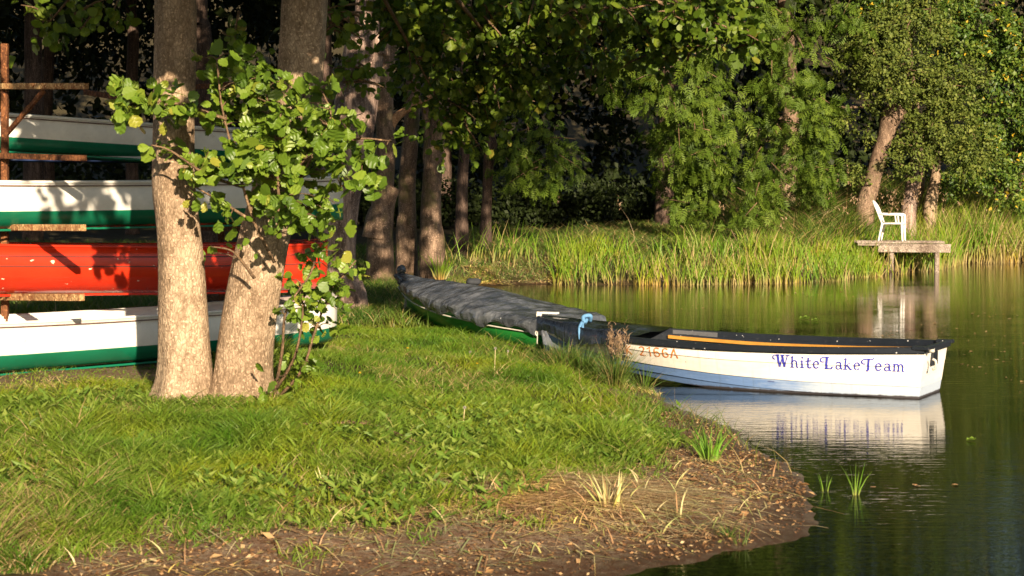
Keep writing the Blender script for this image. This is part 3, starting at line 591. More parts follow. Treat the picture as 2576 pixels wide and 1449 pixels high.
# hazel-like thicket at right edge
hb = P(2520, 540, 47.5); hb[2] = float(height(hb[0], hb[1]))
hz = thing('hazel_bush', 'tall dense bush flecked with yellow autumn leaves at the right edge', 'bush', hb)
A = [(2480, 60, 90, 80, 1), (2560, 120, 90, 90, 1), (2500, 220, 90, 80, 1), (2580, 300, 80, 80, 1), (2500, 330, 80, 70, 1), (2560, 420, 80, 60, 1), (2470, 440, 60, 40, .9), (2400, 460, 60, 30, .7), (2420, 120, 70, 70, .8), (2660, 200, 90, 200, 1), (2380, 40, 80, 60, .7), (2220, 20, 80, 50, .6), (2540, 500, 70, 30, .6)]
g = Geo()
foliage(g, rng, [px_blob(a, b_, c_, d_, 45.5, .6, w) for a, b_, c_, d_, w in A], T_RHOMB, .12, count=22000, sub=.2, sub_n=34, shell=.35, droop=.2, up=.35)
foliage(g, rng, [((11.5, 46, 10.4), (4, 2.4, 3), 1), ((17.6, 46, 8), (4, 2.4, 5), 1), ((12, 47, 13), (4, 2.4, 2.6), .8), ((20, 47, 8), (3.5, 2.4, 6), .8)], T_RHOMB, .36, count=9000, sub=.45, sub_n=14, shell=.3)
child(g, 'crown', M['hazel'], hz)
g = Geo()
for e in [(2480, 60), (2560, 120), (2500, 330), (2440, 430), (2600, 300)]:
    b = P(*e, 46); tube(g, [hb - [0, 0, .2], (hb + b) / 2 + [.2, 0, .3], b], [.09, .06, .015], 8, 16, .05)
child(g, 'stem', M['bark3'], hz, True)
# big forest edge tree above the dark hollow, mostly out of frame; shades the hollow
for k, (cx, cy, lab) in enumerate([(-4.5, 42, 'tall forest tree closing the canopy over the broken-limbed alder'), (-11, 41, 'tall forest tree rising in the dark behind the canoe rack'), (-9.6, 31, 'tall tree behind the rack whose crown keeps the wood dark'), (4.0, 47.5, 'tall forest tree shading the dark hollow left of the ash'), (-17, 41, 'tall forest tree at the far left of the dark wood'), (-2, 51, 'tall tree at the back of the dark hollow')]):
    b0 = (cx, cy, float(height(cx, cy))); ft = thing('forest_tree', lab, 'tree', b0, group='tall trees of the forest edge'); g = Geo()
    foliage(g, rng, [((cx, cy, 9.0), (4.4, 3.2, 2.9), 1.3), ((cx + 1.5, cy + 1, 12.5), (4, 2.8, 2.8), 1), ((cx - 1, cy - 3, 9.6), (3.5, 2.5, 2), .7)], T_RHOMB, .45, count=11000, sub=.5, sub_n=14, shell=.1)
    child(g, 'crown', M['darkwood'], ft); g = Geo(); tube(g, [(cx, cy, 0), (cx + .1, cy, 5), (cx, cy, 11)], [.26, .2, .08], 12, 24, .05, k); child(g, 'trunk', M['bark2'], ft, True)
# far wood, one mass
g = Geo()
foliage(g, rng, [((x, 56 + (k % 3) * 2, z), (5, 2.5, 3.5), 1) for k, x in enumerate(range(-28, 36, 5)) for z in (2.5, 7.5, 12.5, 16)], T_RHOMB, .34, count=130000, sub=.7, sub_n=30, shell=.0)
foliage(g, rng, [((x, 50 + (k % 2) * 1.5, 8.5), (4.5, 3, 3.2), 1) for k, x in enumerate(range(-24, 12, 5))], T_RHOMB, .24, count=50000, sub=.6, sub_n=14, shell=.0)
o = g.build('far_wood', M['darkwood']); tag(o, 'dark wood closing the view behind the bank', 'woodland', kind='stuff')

for o_ in list(COL.objects):
    if o_.parent and o_.name.split('.')[0] in ('branch', 'twig', 'sucker_stem', 'leafy_branch', 'sucker_leaves', 'crown'): o_['kind'] = 'stuff'
# ------------------------------------------------------------------ canoes and rack
def loft(g, st, m=0, closed=False, flip=False, rows=None):
    """st: (nu, nv, 3); rows: material per row of faces"""
    nu, nv, _ = st.shape; F = grid_faces(nu, nv, closed).reshape(nu - 1, -1, 4)
    if flip: F = F[..., ::-1]
    k0 = g.n; g.v.append(st.reshape(-1, 3)); g.n += nu * nv; g.r.append(np.full(nu * nv, .5)); g.t.append(np.full(nu * nv, .5))
    if rows is None: g.f.append((F.reshape(-1, 4) + k0, m))
    else:
        for mm in set(rows): g.f.append((F[:, [i for i, r_ in enumerate(rows) if r_ == mm]].reshape(-1, 4) + k0, mm))
def make_canoe(label, mats, L, B, D, loc, heading, pitch=0, roll=0, rise=.12, group='canoes on the rack', blunt=3.0, trim=None):
    o = thing('canoe', label, 'canoe', loc, group=group); o.rotation_mode = 'XYZ'; o.rotation_euler = (roll, pitch, heading)
    xs_ = np.linspace(-1, 1, 49); bx = B / 2 * (1 - np.abs(xs_) ** blunt) ** .62 + .012; ks = rise * .55 * np.abs(xs_) ** 6; sh_ = D + rise * np.abs(xs_) ** 2.4
    fr = [(.0, 0), (.30, .01), (.62, .05), (.86, .18), (.965, .36), (.985, .40), (1.0, .62), (1.0, .82), (.965, .93), (1.0, .955), (1.0, 1.0)]
    half = np.array(fr); sec = np.vstack([np.column_stack([-half[::-1, 0], half[::-1, 1]]), half[1:]])
    st = np.zeros((len(xs_), len(sec), 3)); st[..., 0] = (xs_ * L / 2)[:, None]; st[..., 1] = bx[:, None] * sec[:, 0]; st[..., 2] = ks[:, None] + (sh_ - ks)[:, None] * sec[:, 1]
    rows = [1 if (half[min(i, len(half) - 2), 1] < .38) else 0 for i in range(len(half) - 1)]
    rows = rows[::-1] + rows
    g = Geo(); loft(g, st, rows=rows); 
    inn = st.copy(); inn[..., 1] *= .94; inn[..., 2] += .018 * (1 - sec[:, 1]); loft(g, inn, m=2, flip=True)
    for e in (0, -1): g.add(st[e], np.arange(len(sec))[None] if e else np.arange(len(sec))[None, ::-1])
    h = g.build('hull', mats, o, True)
    g = Geo()
    for s in (0, -1): tube(g, st[:, s] + [0, 0, .004], .014, 8)
    g.build('gunwale', trim or mats[0], o, True)
    for e in (-1, 1):
        g = Geo(); k = [i for i, x in enumerate(xs_) if e * x > .70]; top = st[k][:, [0, -1]]; mid = top.mean(1) + [0, 0, .03]
        A_ = np.stack([top[:, 0], mid, top[:, 1]], 1) + [0, 0, .012]; loft(g, A_, flip=False)
        g.build('end_deck', mats[0], o, True)
    for x in (-.32, .05, .36):
        g = Geo(); yb = B / 2 * (1 - abs(x) ** blunt) ** .62 * .95; box(g, (x * L / 2, 0, D * .72), (.2, yb * 2, .025)); g.build('seat', M['oldwood'], o)
    g = Geo()
    for yy in (-.34, 0, .34): tube(g, [(x * L / 2, yy * B, k_ - .004 + (.006 if yy else 0)) for x, k_ in zip(xs_[6:-6], ks[6:-6])], .012, 6)
    g.build('keel_strip', mats[1], o, True)
    if group == 'canoes on the rack':
        for zz in (.60, .80) if mats[0] == M['red'] else (.93,):
            g = Geo()
            for sd_ in (-1, 1): tube(g, np.stack([xs_ * L / 2, sd_ * (bx * 1.0 + .002), ks + (sh_ - ks) * zz], 1)[2:-2], .005, 6)
            g.build('side_strake', M['linedark'], o, True)
    return o
def canoe_between(label, mats, pR, pL, D, B=.86, L=5.2, **kw):
    """pR: keel point at the right-hand end, pL: another point along the keel (both world)"""
    pR, pL = np.array(pR), np.array(pL); d = unit(pL - pR); c = pR + d * L / 2
    hd = math.atan2(-d[1], -d[0]); pit = math.asin(d[2]); return make_canoe(label, mats, L, B, D, c, hd, pitch=pit, **kw)
W3 = [M['white'], M['green'], M['white']]
DN = unit(np.array([.74, -.67, 0]))          # horizontal direction facing the viewer from the canoes' side
canoe_between('white canoe with a green bottom, lowest, lying on the grass', W3, P(852, 872, 18.2) + [-.1, .3, 0], P(0, 944, 15.25) + [-.1, .3, 0], .44, L=5.4, rise=.06, blunt=7)
canoe_between('red canoe with chipped paint on the second level of the rack', [M['red'], M['red'], M['red']], P(838, 735, 18.0) + [-.1, .3, 0], P(0, 745, 15.8) + [-.1, .3, 0], .44, L=5.2, rise=.05, blunt=4.5)
canoe_between('white canoe with a green bottom, on the third level below eye height', W3, P(880, 562, 18.0) + [-.1, .3, 0], P(0, 580, 15.8) + [-.1, .3, 0], .42, L=5.3, rise=.05, blunt=4)
canoe_between('white canoe with a green bottom on the top level behind the rusty post', W3, P(700, 424, 18.3) + [-.1, .3, 0], P(20, 384, 16.7) + [-.1, .3, 0], .34, L=4.7, rise=.03, blunt=2.6)
canoe_between('dark blue kayak in the shade at the back of the rack', [M['navy'], M['navy'], M['navy']], P(760, 410, 21.5), P(100, 405, 19.6), .3, L=4.2, rise=.06, blunt=2.2, B=.7, group='boats at the back of the rack')
# rack
rb = P(12, 940, 16.1); rb[2] = float(height(rb[0], rb[1])); rack = thing('canoe_rack', 'rusty steel rack with cantilever arms carrying the canoes', 'rack', rb)
g = Geo(); a = P(12, 110, 16.1); beam(g, (rb[0], rb[1], rb[2] - .2), a, .06, .06); child(g, 'post', M['rust'], rack)
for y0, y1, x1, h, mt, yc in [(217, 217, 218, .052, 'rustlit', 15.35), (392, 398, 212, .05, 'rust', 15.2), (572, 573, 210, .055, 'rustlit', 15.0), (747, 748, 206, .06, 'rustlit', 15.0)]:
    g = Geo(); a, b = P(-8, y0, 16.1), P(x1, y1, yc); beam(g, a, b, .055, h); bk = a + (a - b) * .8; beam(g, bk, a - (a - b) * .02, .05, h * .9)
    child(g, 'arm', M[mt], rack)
g = Geo(); beam(g, P(14, 340, 16.12), P(110, 228, 15.75), .03, .04); child(g, 'brace', M['rust'], rack)
g = Geo(); beam(g, P(215, 232, 17.3), P(330, 250, 16.6), .05, .05); child(g, 'rear_arm', M['rust'], rack)
g = Geo(); tube(g, [P(215, 388, 17.2), P(420, 400, 17.6)], .02, 8); child(g, 'rail', M['alu'], rack, True)
p2 = P(560, 900, 19.6); g = Geo(); beam(g, (p2[0], p2[1], .3), (p2[0], p2[1], 3.3), .07, .07); child(g, 'post', M['rust'], rack)
for y in (215, 400, 575, 750):
    a = P(555, y, 19.6); g = Geo(); d = (P(206, 400, 15.1) - P(-8, 400, 16.1)); d[2] = 0; beam(g, a - d * .8, a + d * .9, .05, .055); child(g, 'arm', M['rust'], rack)

# ------------------------------------------------------------------ white rowing boat
org = np.array([4.06, 17.36, 0.0]); ax = unit(np.array([-.878, .478, 0])); HD = math.atan2(ax[1], ax[0])
boat = thing('rowing_boat', 'long white rowing boat with black gunwale and blue bottom, stern afloat beside the sandy point', 'boat', org, rz=HD)
BL = 4.12
def hb_(x):   # half beam at gunwale
    return np.interp(x, [0, .5, 1.2, 2.0, 2.7, 3.2, 3.6, 3.95, BL], [.41, .52, .625, .655, .615, .51, .36, .19, .05])
def zs_(x): return np.interp(x, [0, 1, 2, 2.9, 3.7, BL], [.495, .465, .455, .475, .545, .60])
def hc_(x):   # half width at chine
    return np.interp(x, [0, .6, 1.4, 2.1, 2.8, 3.4, 3.9, BL], [.335, .43, .50, .48, .37, .20, .08, .02])
def zb_(x): return np.interp(x, [0, 1, 1.7, 2.2, 2.8, 3.3, 3.8, BL], [-.10, -.07, -.035, .005, .06, .12, .2, .34])
NS = 60; bx_ = np.linspace(0, BL, NS)
def smooth(a, k=3):
    for _ in range(k): a = np.concatenate([[a[0]], (a[:-2] + 2 * a[1:-1] + a[2:]) / 4, [a[-1]]])
    return a
HB, ZS, HC, ZB = smooth(hb_(bx_), 8), smooth(zs_(bx_), 8), smooth(hc_(bx_), 8), smooth(zb_(bx_), 8)
RAKE = .075
def hull_pt(f, lift=0.0, off=0.0, side=-1):
    """points of one side along the length at height fraction f (0 chine .. 1 gunwale)"""
    w = HC + (HB - HC) * (1 - (1 - f) ** 1.6) + off; z = ZB + (ZS - ZB) * f + lift
    x = bx_ - RAKE * f * (1 - bx_ / BL) + .12 * f * (bx_ / BL) ** 8
    return np.stack([x, -side * -w * 1.0, z], 1) if side < 0 else np.stack([x, w, z], 1)
def side_rows():
    fs = [(0, 0), (.16, 0), (.16, .010), (.36, 0), (.36, .010), (.69, 0), (.69, .011), (1.0, .002)]
    fs = [(0, 0), (.155, 0), (.16, .010), (.355, .001), (.36, .011), (.685, .001), (.69, .012), (1.0, .003)]
    return fs
g = Geo()
for side in (1, -1):
    rows = [np.stack([bx_, side * 0 * HC, ZB - .02], 1), None]
    pts = [np.stack([bx_, 0 * HC, ZB - .02 * (1 - bx_ / BL)], 1)]
    for f, off in side_rows():
        w = HC + (HB - HC) * (1 - (1 - f) ** 1.6) + off; z = ZB + (ZS - ZB) * f
        x = bx_ - RAKE * f * (1 - bx_ / BL) + .12 * f * (bx_ / BL) ** 8
        pts.append(np.stack([x, side * w, z], 1))
    A_ = np.stack(pts, 1); loft(g, A_, rows=[1, 1, 1, 1, 0, 0, 0, 0], flip=(side > 0))
    # transom half
    T_ = np.concatenate([A_[0], [[-RAKE, 0, ZS[0]]]]); T_ = T_ if side > 0 else T_[::-1]; 
    zc = np.array([np.array([q[0], 0, q[2]]) for q in A_[0]])
    lo = np.stack([zc, A_[0]], 0); loft(g, lo, rows=[1, 1, 1, 1, 0, 0, 0, 0], flip=(side < 0))
hull = g.build('hull', [M['boatwhite'], M['blue']], boat)
g = Geo()      # inner skin, black, and bottom boards above the water line
for side in (1, -1):
    pts = []
    for f in (.3, .6, .95):
        w = np.maximum(HC + (HB - HC) * (1 - (1 - f) ** 1.6) - .03, .004); z = np.maximum(ZB + (ZS - ZB) * f, .09); pts.append(np.stack([bx_ - RAKE * f * (1 - bx_ / BL) + .015, side * w, z], 1))
    pts.insert(0, np.stack([bx_, 0 * bx_, pts[0][:, 2] - .01], 1)); loft(g, np.stack(pts, 1), flip=(side < 0))
box(g, (.05, 0, .30), (.03, .80, .30)); g.build('inner_skin', M['black'], boat)
g = Geo()      # gunwale: a broad black band round the rim
for side in (1, -1):
    wb_ = np.maximum(HB, .03)
    x = bx_ - RAKE * (1 - bx_ / BL) + .12 * (bx_ / BL) ** 8
    A_ = np.stack([np.stack([x, side * (wb_ + .012), ZS - .062], 1), np.stack([x, side * (wb_ + .022), ZS - .050], 1), np.stack([x, side * (wb_ + .024), ZS - .002], 1), np.stack([x, side * (wb_ + .016), ZS + .006], 1), np.stack([x, side * (wb_ - .035), ZS + .006], 1), np.stack([x, side * (wb_ - .04), ZS - .05], 1)], 1)
    loft(g, A_, flip=(side > 0)); g.add(A_[0], np.arange(6)[None] if side > 0 else np.arange(6)[None, ::-1])
g.build('gunwale', M['black'], boat, False)
g = Geo(); box(g, (-RAKE - .006, 0, .475), (.055, .80, .055)); box(g, (-RAKE + .03, -.42, .492), (.16, .10, .03)); box(g, (-RAKE + .03, .42, .492), (.16, .10, .03)); g.build('transom_cap', M['black'], boat)
g = Geo(); box(g, (-RAKE * .85 - .012, .08, .37), (.03, .16, .13)); g.build('motor_pad', M['black'], boat)
g = Geo(); tube(g, [(-.12, .3, .38), (-.15, .3, .36), (-.15, .3, .30), (-.12, .3, .28)], .012, 8, 12); tube(g, [(-.10, .38, .46), (-.16, .40, .47)], .016, 8); g.build('rope_ring', M['paleline'], boat, True)
g = Geo()      # varnished rail on the far inner side, seen above the near gunwale
i0, i1 = 3, 44
inn = np.stack([bx_ - RAKE * .5, -(HB - .055), ZS - .060 - .018 * np.sin(bx_)], 1)[i0:i1]
for k in range(len(inn) - 1): pass
A_ = np.stack([inn + [0, .0, 0], inn + [0, .03, 0], inn + [0, .03, -.034], inn + [0, 0, -.034]], 1); loft(g, A_, closed=True); g.build('side_rail', M['orange'], boat)
g = Geo(); sl = slice(35, 43); loft(g, np.stack([np.stack([bx_[sl], -(HB[sl] - .040), ZS[sl] - .12], 1), np.stack([bx_[sl], -(HB[sl] - .044), ZS[sl] - .004], 1)], 1), flip=True); loft(g, np.stack([np.stack([bx_[sl], -(HB[sl] - .036), ZS[sl] - .12], 1), np.stack([bx_[sl], -(HB[sl] - .040), ZS[sl] - .004], 1)], 1)); g.build('sheen_panel', M['worn'], boat)  # grey panel added for the pale sheen on the far inner bow
for x in (1.0, 2.2, 3.1):
    g = Geo(); w = float(np.interp(x, bx_, HB)) - .06; box(g, (x, 0, .27), (.24, 2 * w, .03)); g.build('thwart', M['black'], boat)
# tarpaulin over the bow
g = Geo(); nu = 40; rg = np.random.default_rng(3)
xx = np.linspace(2.98, BL + .03, nu); A_ = []
for k, x in enumerate(xx):
    w = float(np.interp(x, bx_, HB)) + .035; z = float(np.interp(x, bx_, ZS)); drop = .14 + .035 * math.sin(x * 9) + .03 * rg.random() 
    xo = -RAKE * (1 - x / BL) + .12 * (min(x, BL) / BL) ** 8; sag = .02 + .02 * math.sin(x * 13)
    A_.append([(x + xo, -w - .012, z - drop), (x + xo, -w - .012 - .012 * math.sin(x * 22), z - drop * .45), (x + xo, -w, z + .012), (x + xo, -w * .5, z + .03 - sag), (x + xo, 0, z + .045 - sag), (x + xo, w * .5, z + .03 - sag), (x + xo, w, z + .012), (x + xo, w + .012 + .014 * math.sin(x * 22), z - drop * .45), (x + xo, w + .014, z - drop)])
loft(g, np.array(A_)); tb = g.build('bow_cover', M['darktarp'], boat, True)
g = Geo(); zt = .67; box(g, (BL + .06, -.0, zt - .02), (.24, .07, .02)); box(g, (BL + .15, .0, zt - .05), (.05, .08, .08)); g.build('bow_plate', M['plastic'], boat)
g = Geo(); tube(g, [(BL + .17, .05, zt - .03), (BL + .15, .07, zt - .2), (BL + .16, .06, zt - .36)], .006, 6, 14); tube(g, [(BL + .15, .07, zt - .2), (BL + .17, .08, zt - .24), (BL + .15, .08, zt - .27)], .008, 8, 6)
g.build('mooring_line', M['paleline'], boat, True)
g = Geo(); kx = 3.62; kz = float(np.interp(kx, bx_, ZS)) + .07
tube(g, [(kx, .1, kz - .02), (kx - .03, .16, kz + .04), (kx + .03, .2, kz + .03), (kx, .24, kz - .03), (kx + .02, .14, kz)], .022, 8, 20); tube(g, [(kx, .30, kz - .02), (kx - .02, .40, kz - .08), (kx - .03, .42, kz - .19)], [.018, .016, .008], 6, 10); tube(g, [(kx, .28, kz - .02), (kx - .06, .40, kz - .09), (kx - .08, .425, kz - .22)], [.016, .014, .008], 6, 10)
g.build('rope_knot', M['blueline'], boat, True)
# lettering: drawn strokes laid on the near side of the hull
def arc(cx_, cy_, rx, ry, a0, a1, n=10):
    a = np.linspace(R(a0), R(a1), n); return [(cx_ + rx * math.cos(t_), cy_ + ry * math.sin(t_)) for t_ in a]
SER = lambda x, y, w=.16: [(x - w / 2, y), (x + w / 2, y)]
GL = {  # glyph: (advance, [(stroke, width)])
 'W': (1.18, [(arc(.10, .78, .15, .17, -80, -300, 12) + [(.28, .96)], .07), ([(.2, .96), (.38, .96)], .09), ([(.28, .94), (.46, .03)], .13), ([(.46, .03), (.66, .86)], .06), ([(.60, .95), (.80, .03)], .13), ([(.80, .03), (.98, .93)], .06), (SER(.62, .96, .26), .07), (SER(.99, .95, .26), .07)]),
 'h': (.62, [([(.12, 0), (.12, .88)], .09), ([(.12, .45)] + arc(.29, .40, .15, .17, 150, 0, 8) + [(.44, .08), (.52, .0)], .08), (SER(.12, .02, .24), .06), ([(.02, .82), (.12, .9)], .06)]),
 'i': (.38, [([(.16, 0), (.16, .58)], .09), (SER(.16, .02, .26), .06), ([(.05, .54), (.16, .6)], .06), ([(.13, .80), (.19, .84)], .12)]),
 't': (.42, [([(.16, .82), (.16, .12)] + arc(.28, .12, .12, .10, 180, 330, 6), .09), ([(.0, .56), (.36, .60)], .08)]),
 'e': (.56, [([(.08, .32), (.44, .36)] + arc(.27, .30, .18, .28, 10, 320, 14), .08)]),
 'L': (.92, [(arc(.12, .72, .17, .18, -60, -300, 12) + [(.28, .93), (.50, .93)], .07), ([(.38, .93), (.38, .03)], .13), ([(.28, .02), (.72, .02), (.78, .2)], .08)]),
 'a': (.56, [(arc(.24, .42, .16, .16, 160, 10, 8) + [(.40, .1), (.50, .02)], .08), (arc(.23, .17, .15, .16, 20, 340, 10), .07)]),
 'k': (.60, [([(.12, 0), (.12, .88)], .09), (SER(.12, .02, .24), .06), ([(.14, .28), (.42, .56)], .06), ([(.22, .34), (.46, .03), (.54, .02)], .09), ([(.02, .82), (.12, .9)], .06)]),
 'T': (.80, [(arc(.14, .68, .17, .18, -60, -280, 12) + [(.32, .90), (.68, .90), (.76, .98)], .08), ([(.42, .92), (.42, .06)] + [(.34, -.06)], .12)]),
 'm': (.88, [([(.12, 0), (.12, .56)], .08), (SER(.12, .02, .2), .06), ([(.12, .42)] + arc(.26, .40, .13, .16, 150, 0, 7) + [(.39, 0)], .08), ([(.39, .42)] + arc(.53, .40, .13, .16, 150, 0, 7) + [(.66, .04), (.74, .0)], .08), (SER(.40, .02, .16), .06), ([(.02, .52), (.12, .58)], .06)]),
 '2': (.66, [(arc(.27, .72, .2, .22, 160, -20, 9) + [(.30, .34), (.06, .03), (.52, .03)], .085)]),
 '1': (.50, [([(.06, .78), (.26, .95), (.26, .0)], .085)]),
 '6': (.66, [([(.46, .86)] + arc(.30, .70, .2, .24, 60, 180, 7) + arc(.29, .28, .21, .26, 180, 540, 16), .085)]),
 'A': (.70, [([(.02, 0), (.28, .96), (.54, 0)], .085), ([(.12, .34), (.44, .34)], .075)]),
 'K': (.66, [([(.1, 0), (.1, .96)], .085), ([(.5, .96), (.12, .46), (.52, 0)], .085)]),
 'Y': (.70, [([(.02, .96), (.28, .5), (.54, .96)], .085), ([(.28, .5), (.28, 0)], .085)]),
 ' ': (.6, [])}
def surf(x, z, side=1, off=.012):
    """near side of the hull at length x and height z"""
    x = float(x); ff = np.array([a_ for a_, _ in side_rows()]); oo = np.array([b_ for _, b_ in side_rows()]); w0, w1 = np.interp(x, bx_, HC), np.interp(x, bx_, HB); z0, z1 = np.interp(x, bx_, ZB), np.interp(x, bx_, ZS)
    f = min(max((z - z0) / (z1 - z0), 0), 1); w = w0 + (w1 - w0) * (1 - (1 - f) ** 1.6)
    w = float(np.interp(f, ff, w0 + (w1 - w0) * (1 - (1 - ff) ** 1.6) + oo))
    return np.array([x - RAKE * f * (1 - x / BL), side * (w + .006), z])
NEAR = 1
def lettering(name, text, x0, z0, size, xs_scale, slope, mt, parent, bold=1.0):
    g = Geo(); cur = 0
    for ch in text:
        adv, strokes = GL[ch]
        for pts, w in strokes:
            pts = np.array(pts, float); L_ = np.concatenate([[0], np.cumsum(np.linalg.norm(np.diff(pts, axis=0), axis=1))]); m_ = max(4, int(L_[-1] / .035)); q_ = np.linspace(0, L_[-1], m_)
            pts = np.stack([np.interp(q_, L_, pts[:, 0]), np.interp(q_, L_, pts[:, 1])], 1); d = unit(np.gradient(pts, axis=0)); nrm_ = np.stack([-d[:, 1], d[:, 0]], 1) * w * .62 * bold
            ends = pts.copy(); ends[0] -= d[0] * .02; ends[-1] += d[-1] * .02
            LR = np.stack([ends + nrm_, ends - nrm_], 1)
            V = []
            for q in LR.reshape(-1, 2):
                x = x0 - (cur + q[0]) * size * xs_scale; z = z0 + q[1] * size + slope * (x - x0); V.append(surf(x, z, NEAR))
            V = np.array(V).reshape(len(pts), 2, 3); loft(g, V, flip=True)
            V2 = V - [0, NEAR * .004, 0]
        cur += adv + .03
    return g.build(name, mt, parent)
# boat's +y side is the one away from or towards the viewer? decided by geometry:
yv = np.array([-math.sin(HD), math.cos(HD)]); NEAR = 1 if (yv @ (-org[:2])) > 0 else -1
lt = lettering('name_lettering', 'WhiteLakeTeam', 1.40, .262, .124, 1.13, .002, M['letter'], boat); tag(lt, 'blue painted name in swash letters')
lt = lettering('number_lettering', '2166A', 2.86, .298, .098, 1.45, .01, M['number'], boat); tag(lt, 'orange registration number')
lt = lettering('number_lettering', 'K', 3.03, .30, .098, 1.45, .035, M['number'], boat)
lt = lettering('number_lettering', 'YA', 3.72, .35, .09, 1.6, .06, M['rednum'], boat); tag(lt, 'red registration letters')

# ------------------------------------------------------------------ covered green boat
bowp = np.array([-1.36, 23.0, .33]); sternp = np.array([.70, 20.95, .05]); d3 = sternp - bowp; GLn = float(np.linalg.norm(d3))
gb = thing('rowing_boat', 'green boat wrapped in a black tarpaulin, bow up on the shaded grass', 'boat', bowp); gb.rotation_mode = 'XYZ'
gb.rotation_euler = (0, math.asin(-d3[2] / GLn), math.atan2(d3[1], d3[0]))
n = 44; sx = np.linspace(0, 1, n)
GB = np.interp(sx, [0, .06, .2, .45, .75, 1], [.02, .18, .42, .62, .64, .50]); GB = smooth(GB, 4); GZ = smooth(np.interp(sx, [0, .1, .35, .7, 1], [.50, .44, .40, .40, .42]), 4)
KB = smooth(np.interp(sx, [0, .1, .3, 1], [.14, .03, .0, .0]), 3); GC = GB * np.interp(sx, [0, .3, 1], [.2, .6, .78])
xl = sx * GLn - .16 * (1 - sx) ** 8
g = Geo()
for side in (1, -1):
    A_ = np.stack([np.stack([sx * GLn, 0 * sx, KB], 1), np.stack([sx * GLn, side * GC, KB + .03], 1), np.stack([sx * GLn - .05 * (1 - sx) ** 4, side * (GC + (GB - GC) * .7), KB + (GZ - KB) * .5], 1), np.stack([xl, side * GB, GZ], 1)], 1)
    loft(g, A_, flip=(side > 0)); g.add(np.vstack([A_[-1], [[GLn, 0, GZ[-1]]]]), np.arange(5)[None] if side > 0 else np.arange(5)[None, ::-1])
g.build('hull', M['boatgreen'], gb, True)
g = Geo()
for side in (1, -1): tube(g, np.stack([xl, side * (GC + (GB - GC) * .82 + .014), KB + (GZ - KB) * .62], 1), .009, 6)
g.build('side_rope', M['paleline'], gb, True)
g = Geo(); na = 25; rg = np.random.default_rng(9); A_ = np.zeros((n * 2, na, 3)); sx2 = np.linspace(-.02, 1.03, n * 2)
for k, s in enumerate(sx2):
    s_ = max(s, 0); w = np.interp(s_, sx, GB) + .02; z = np.interp(s_, sx, GZ); x = np.interp(s_, sx, xl) + (s if s < 0 else 0) * 2.5 + max(0, s - .985) * GLn
    z = z - max(0, s - .995) * 11
    ridge = float(np.interp(s_, [0, .1, .3, .5, .65, .8, 1], [.03, .07, .14, .16, .11, .03, -.02])); drop = .15 + .03 * math.sin(s * 21) + .02 * math.sin(s * 47)
    for j, v in enumerate(np.linspace(-1, 1, na)):
        av = abs(v)
        if av < .62: q = av / .62; yy, zz = w * q, z + .02 + ridge * (1 - q ** 1.4)
        else: q = (av - .62) / .38; yy, zz = w + .015 + .03 * math.sin(q * 3.1) - .05 * q * (s_ < .5), z + .02 - drop * q * (1 if s_ > .04 else .8)
        wr = .034 * (abs(math.sin(s * 19 + av * 3.2 + .8 * math.sin(s * 7))) - .6) * min(1, max(0, av - .3) * 2) + .006 * math.sin(s * 95 + v * 9 + 2 * math.sin(v * 5)) + .012 * math.sin(s * 57 - v * 14) + .003 * rg.normal()
        A_[k, j] = (x, math.copysign(yy, v) + wr * np.sign(v) * min(1, max(0, av - .4) * 4), zz + wr * .35)
loft(g, A_); g.build('cover', M['tarp'], gb, False)
g = Geo(); tube(g, [(-.13, 0, .55), (-.15, 0, .59), (-.13, 0, .64)], [.05, .065, .03], 10, 8); g.build('cover_knot', M['tarp'], gb, True)
g = Geo(); rg = np.random.default_rng(2)
tube(g, [(-.13, .03, .42), (-.10, .04, .3), (-.09, .05, .18), (-.12, .05, .05)], .016, 6, 26, .5, 2); g.build('chain', M['paleline'], gb, True)

# ------------------------------------------------------------------ jetty and chair
jb = P(2280, 640, 40.2); JZ = .66
def J(px, py, z=JZ): return G(px, py, z)
jet = thing('jetty', 'small weathered plank jetty in the reeds under the white chair', 'jetty', (J(2280, 606)[0], J(2280, 606)[1], 0))
c0 = np.array([7.85, 40.6]); ang = math.atan2(-.35, 1.85); ux = np.array([math.cos(ang), math.sin(ang)]); uy = np.array([-ux[1], ux[0]])
def JP(a, b, z): return np.array([*(c0 + ux * a + uy * b), z])
rz_ = np.array([[ux[0], uy[0], 0], [ux[1], uy[1], 0], [0, 0, 1]])
rg = np.random.default_rng(4)
for k in range(7):
    g = Geo(); a0 = -.02 * rg.random(); box(g, JP(.95 + rg.normal() * .03, .02 + k * .17, JZ + .004 * rg.normal()), (1.95, .15, .035), rz_); child(g, 'plank', M['oldwood'], jet)
g = Geo(); box(g, JP(1.25, -.02, JZ - .12), (1.6, .06, .19), rz_); box(g, JP(.95, 1.1, JZ - .12), (1.9, .05, .12), rz_); box(g, JP(.6, -.03, JZ - .045), (1.2, .04, .05), rz_); child(g, 'beam', M['oldwood'], jet)
for a, b in ((1.75, .0), (.75, .02), (1.75, 1.05), (.2, 1.05)):
    g = Geo(); tube(g, [JP(a, b + .02, -.9), JP(a, b + .02, JZ - .04)], .055, 10, 8, .06); child(g, 'post', M['oldwood'], jet, True)
ch = JP(.76, .42, JZ + .022)
chair = thing('chair', 'white plastic garden chair facing right on the end of the jetty', 'chair', ch, rz=ang + R(-8))
def tb_(name, *segs, smooth=True):
    g = Geo()
    for pts, r_, fl in segs: tube(g, pts, r_, 8, max(6, len(pts) * 4), flat=fl)
    return g.build(name, M['plastic'], chair, smooth)
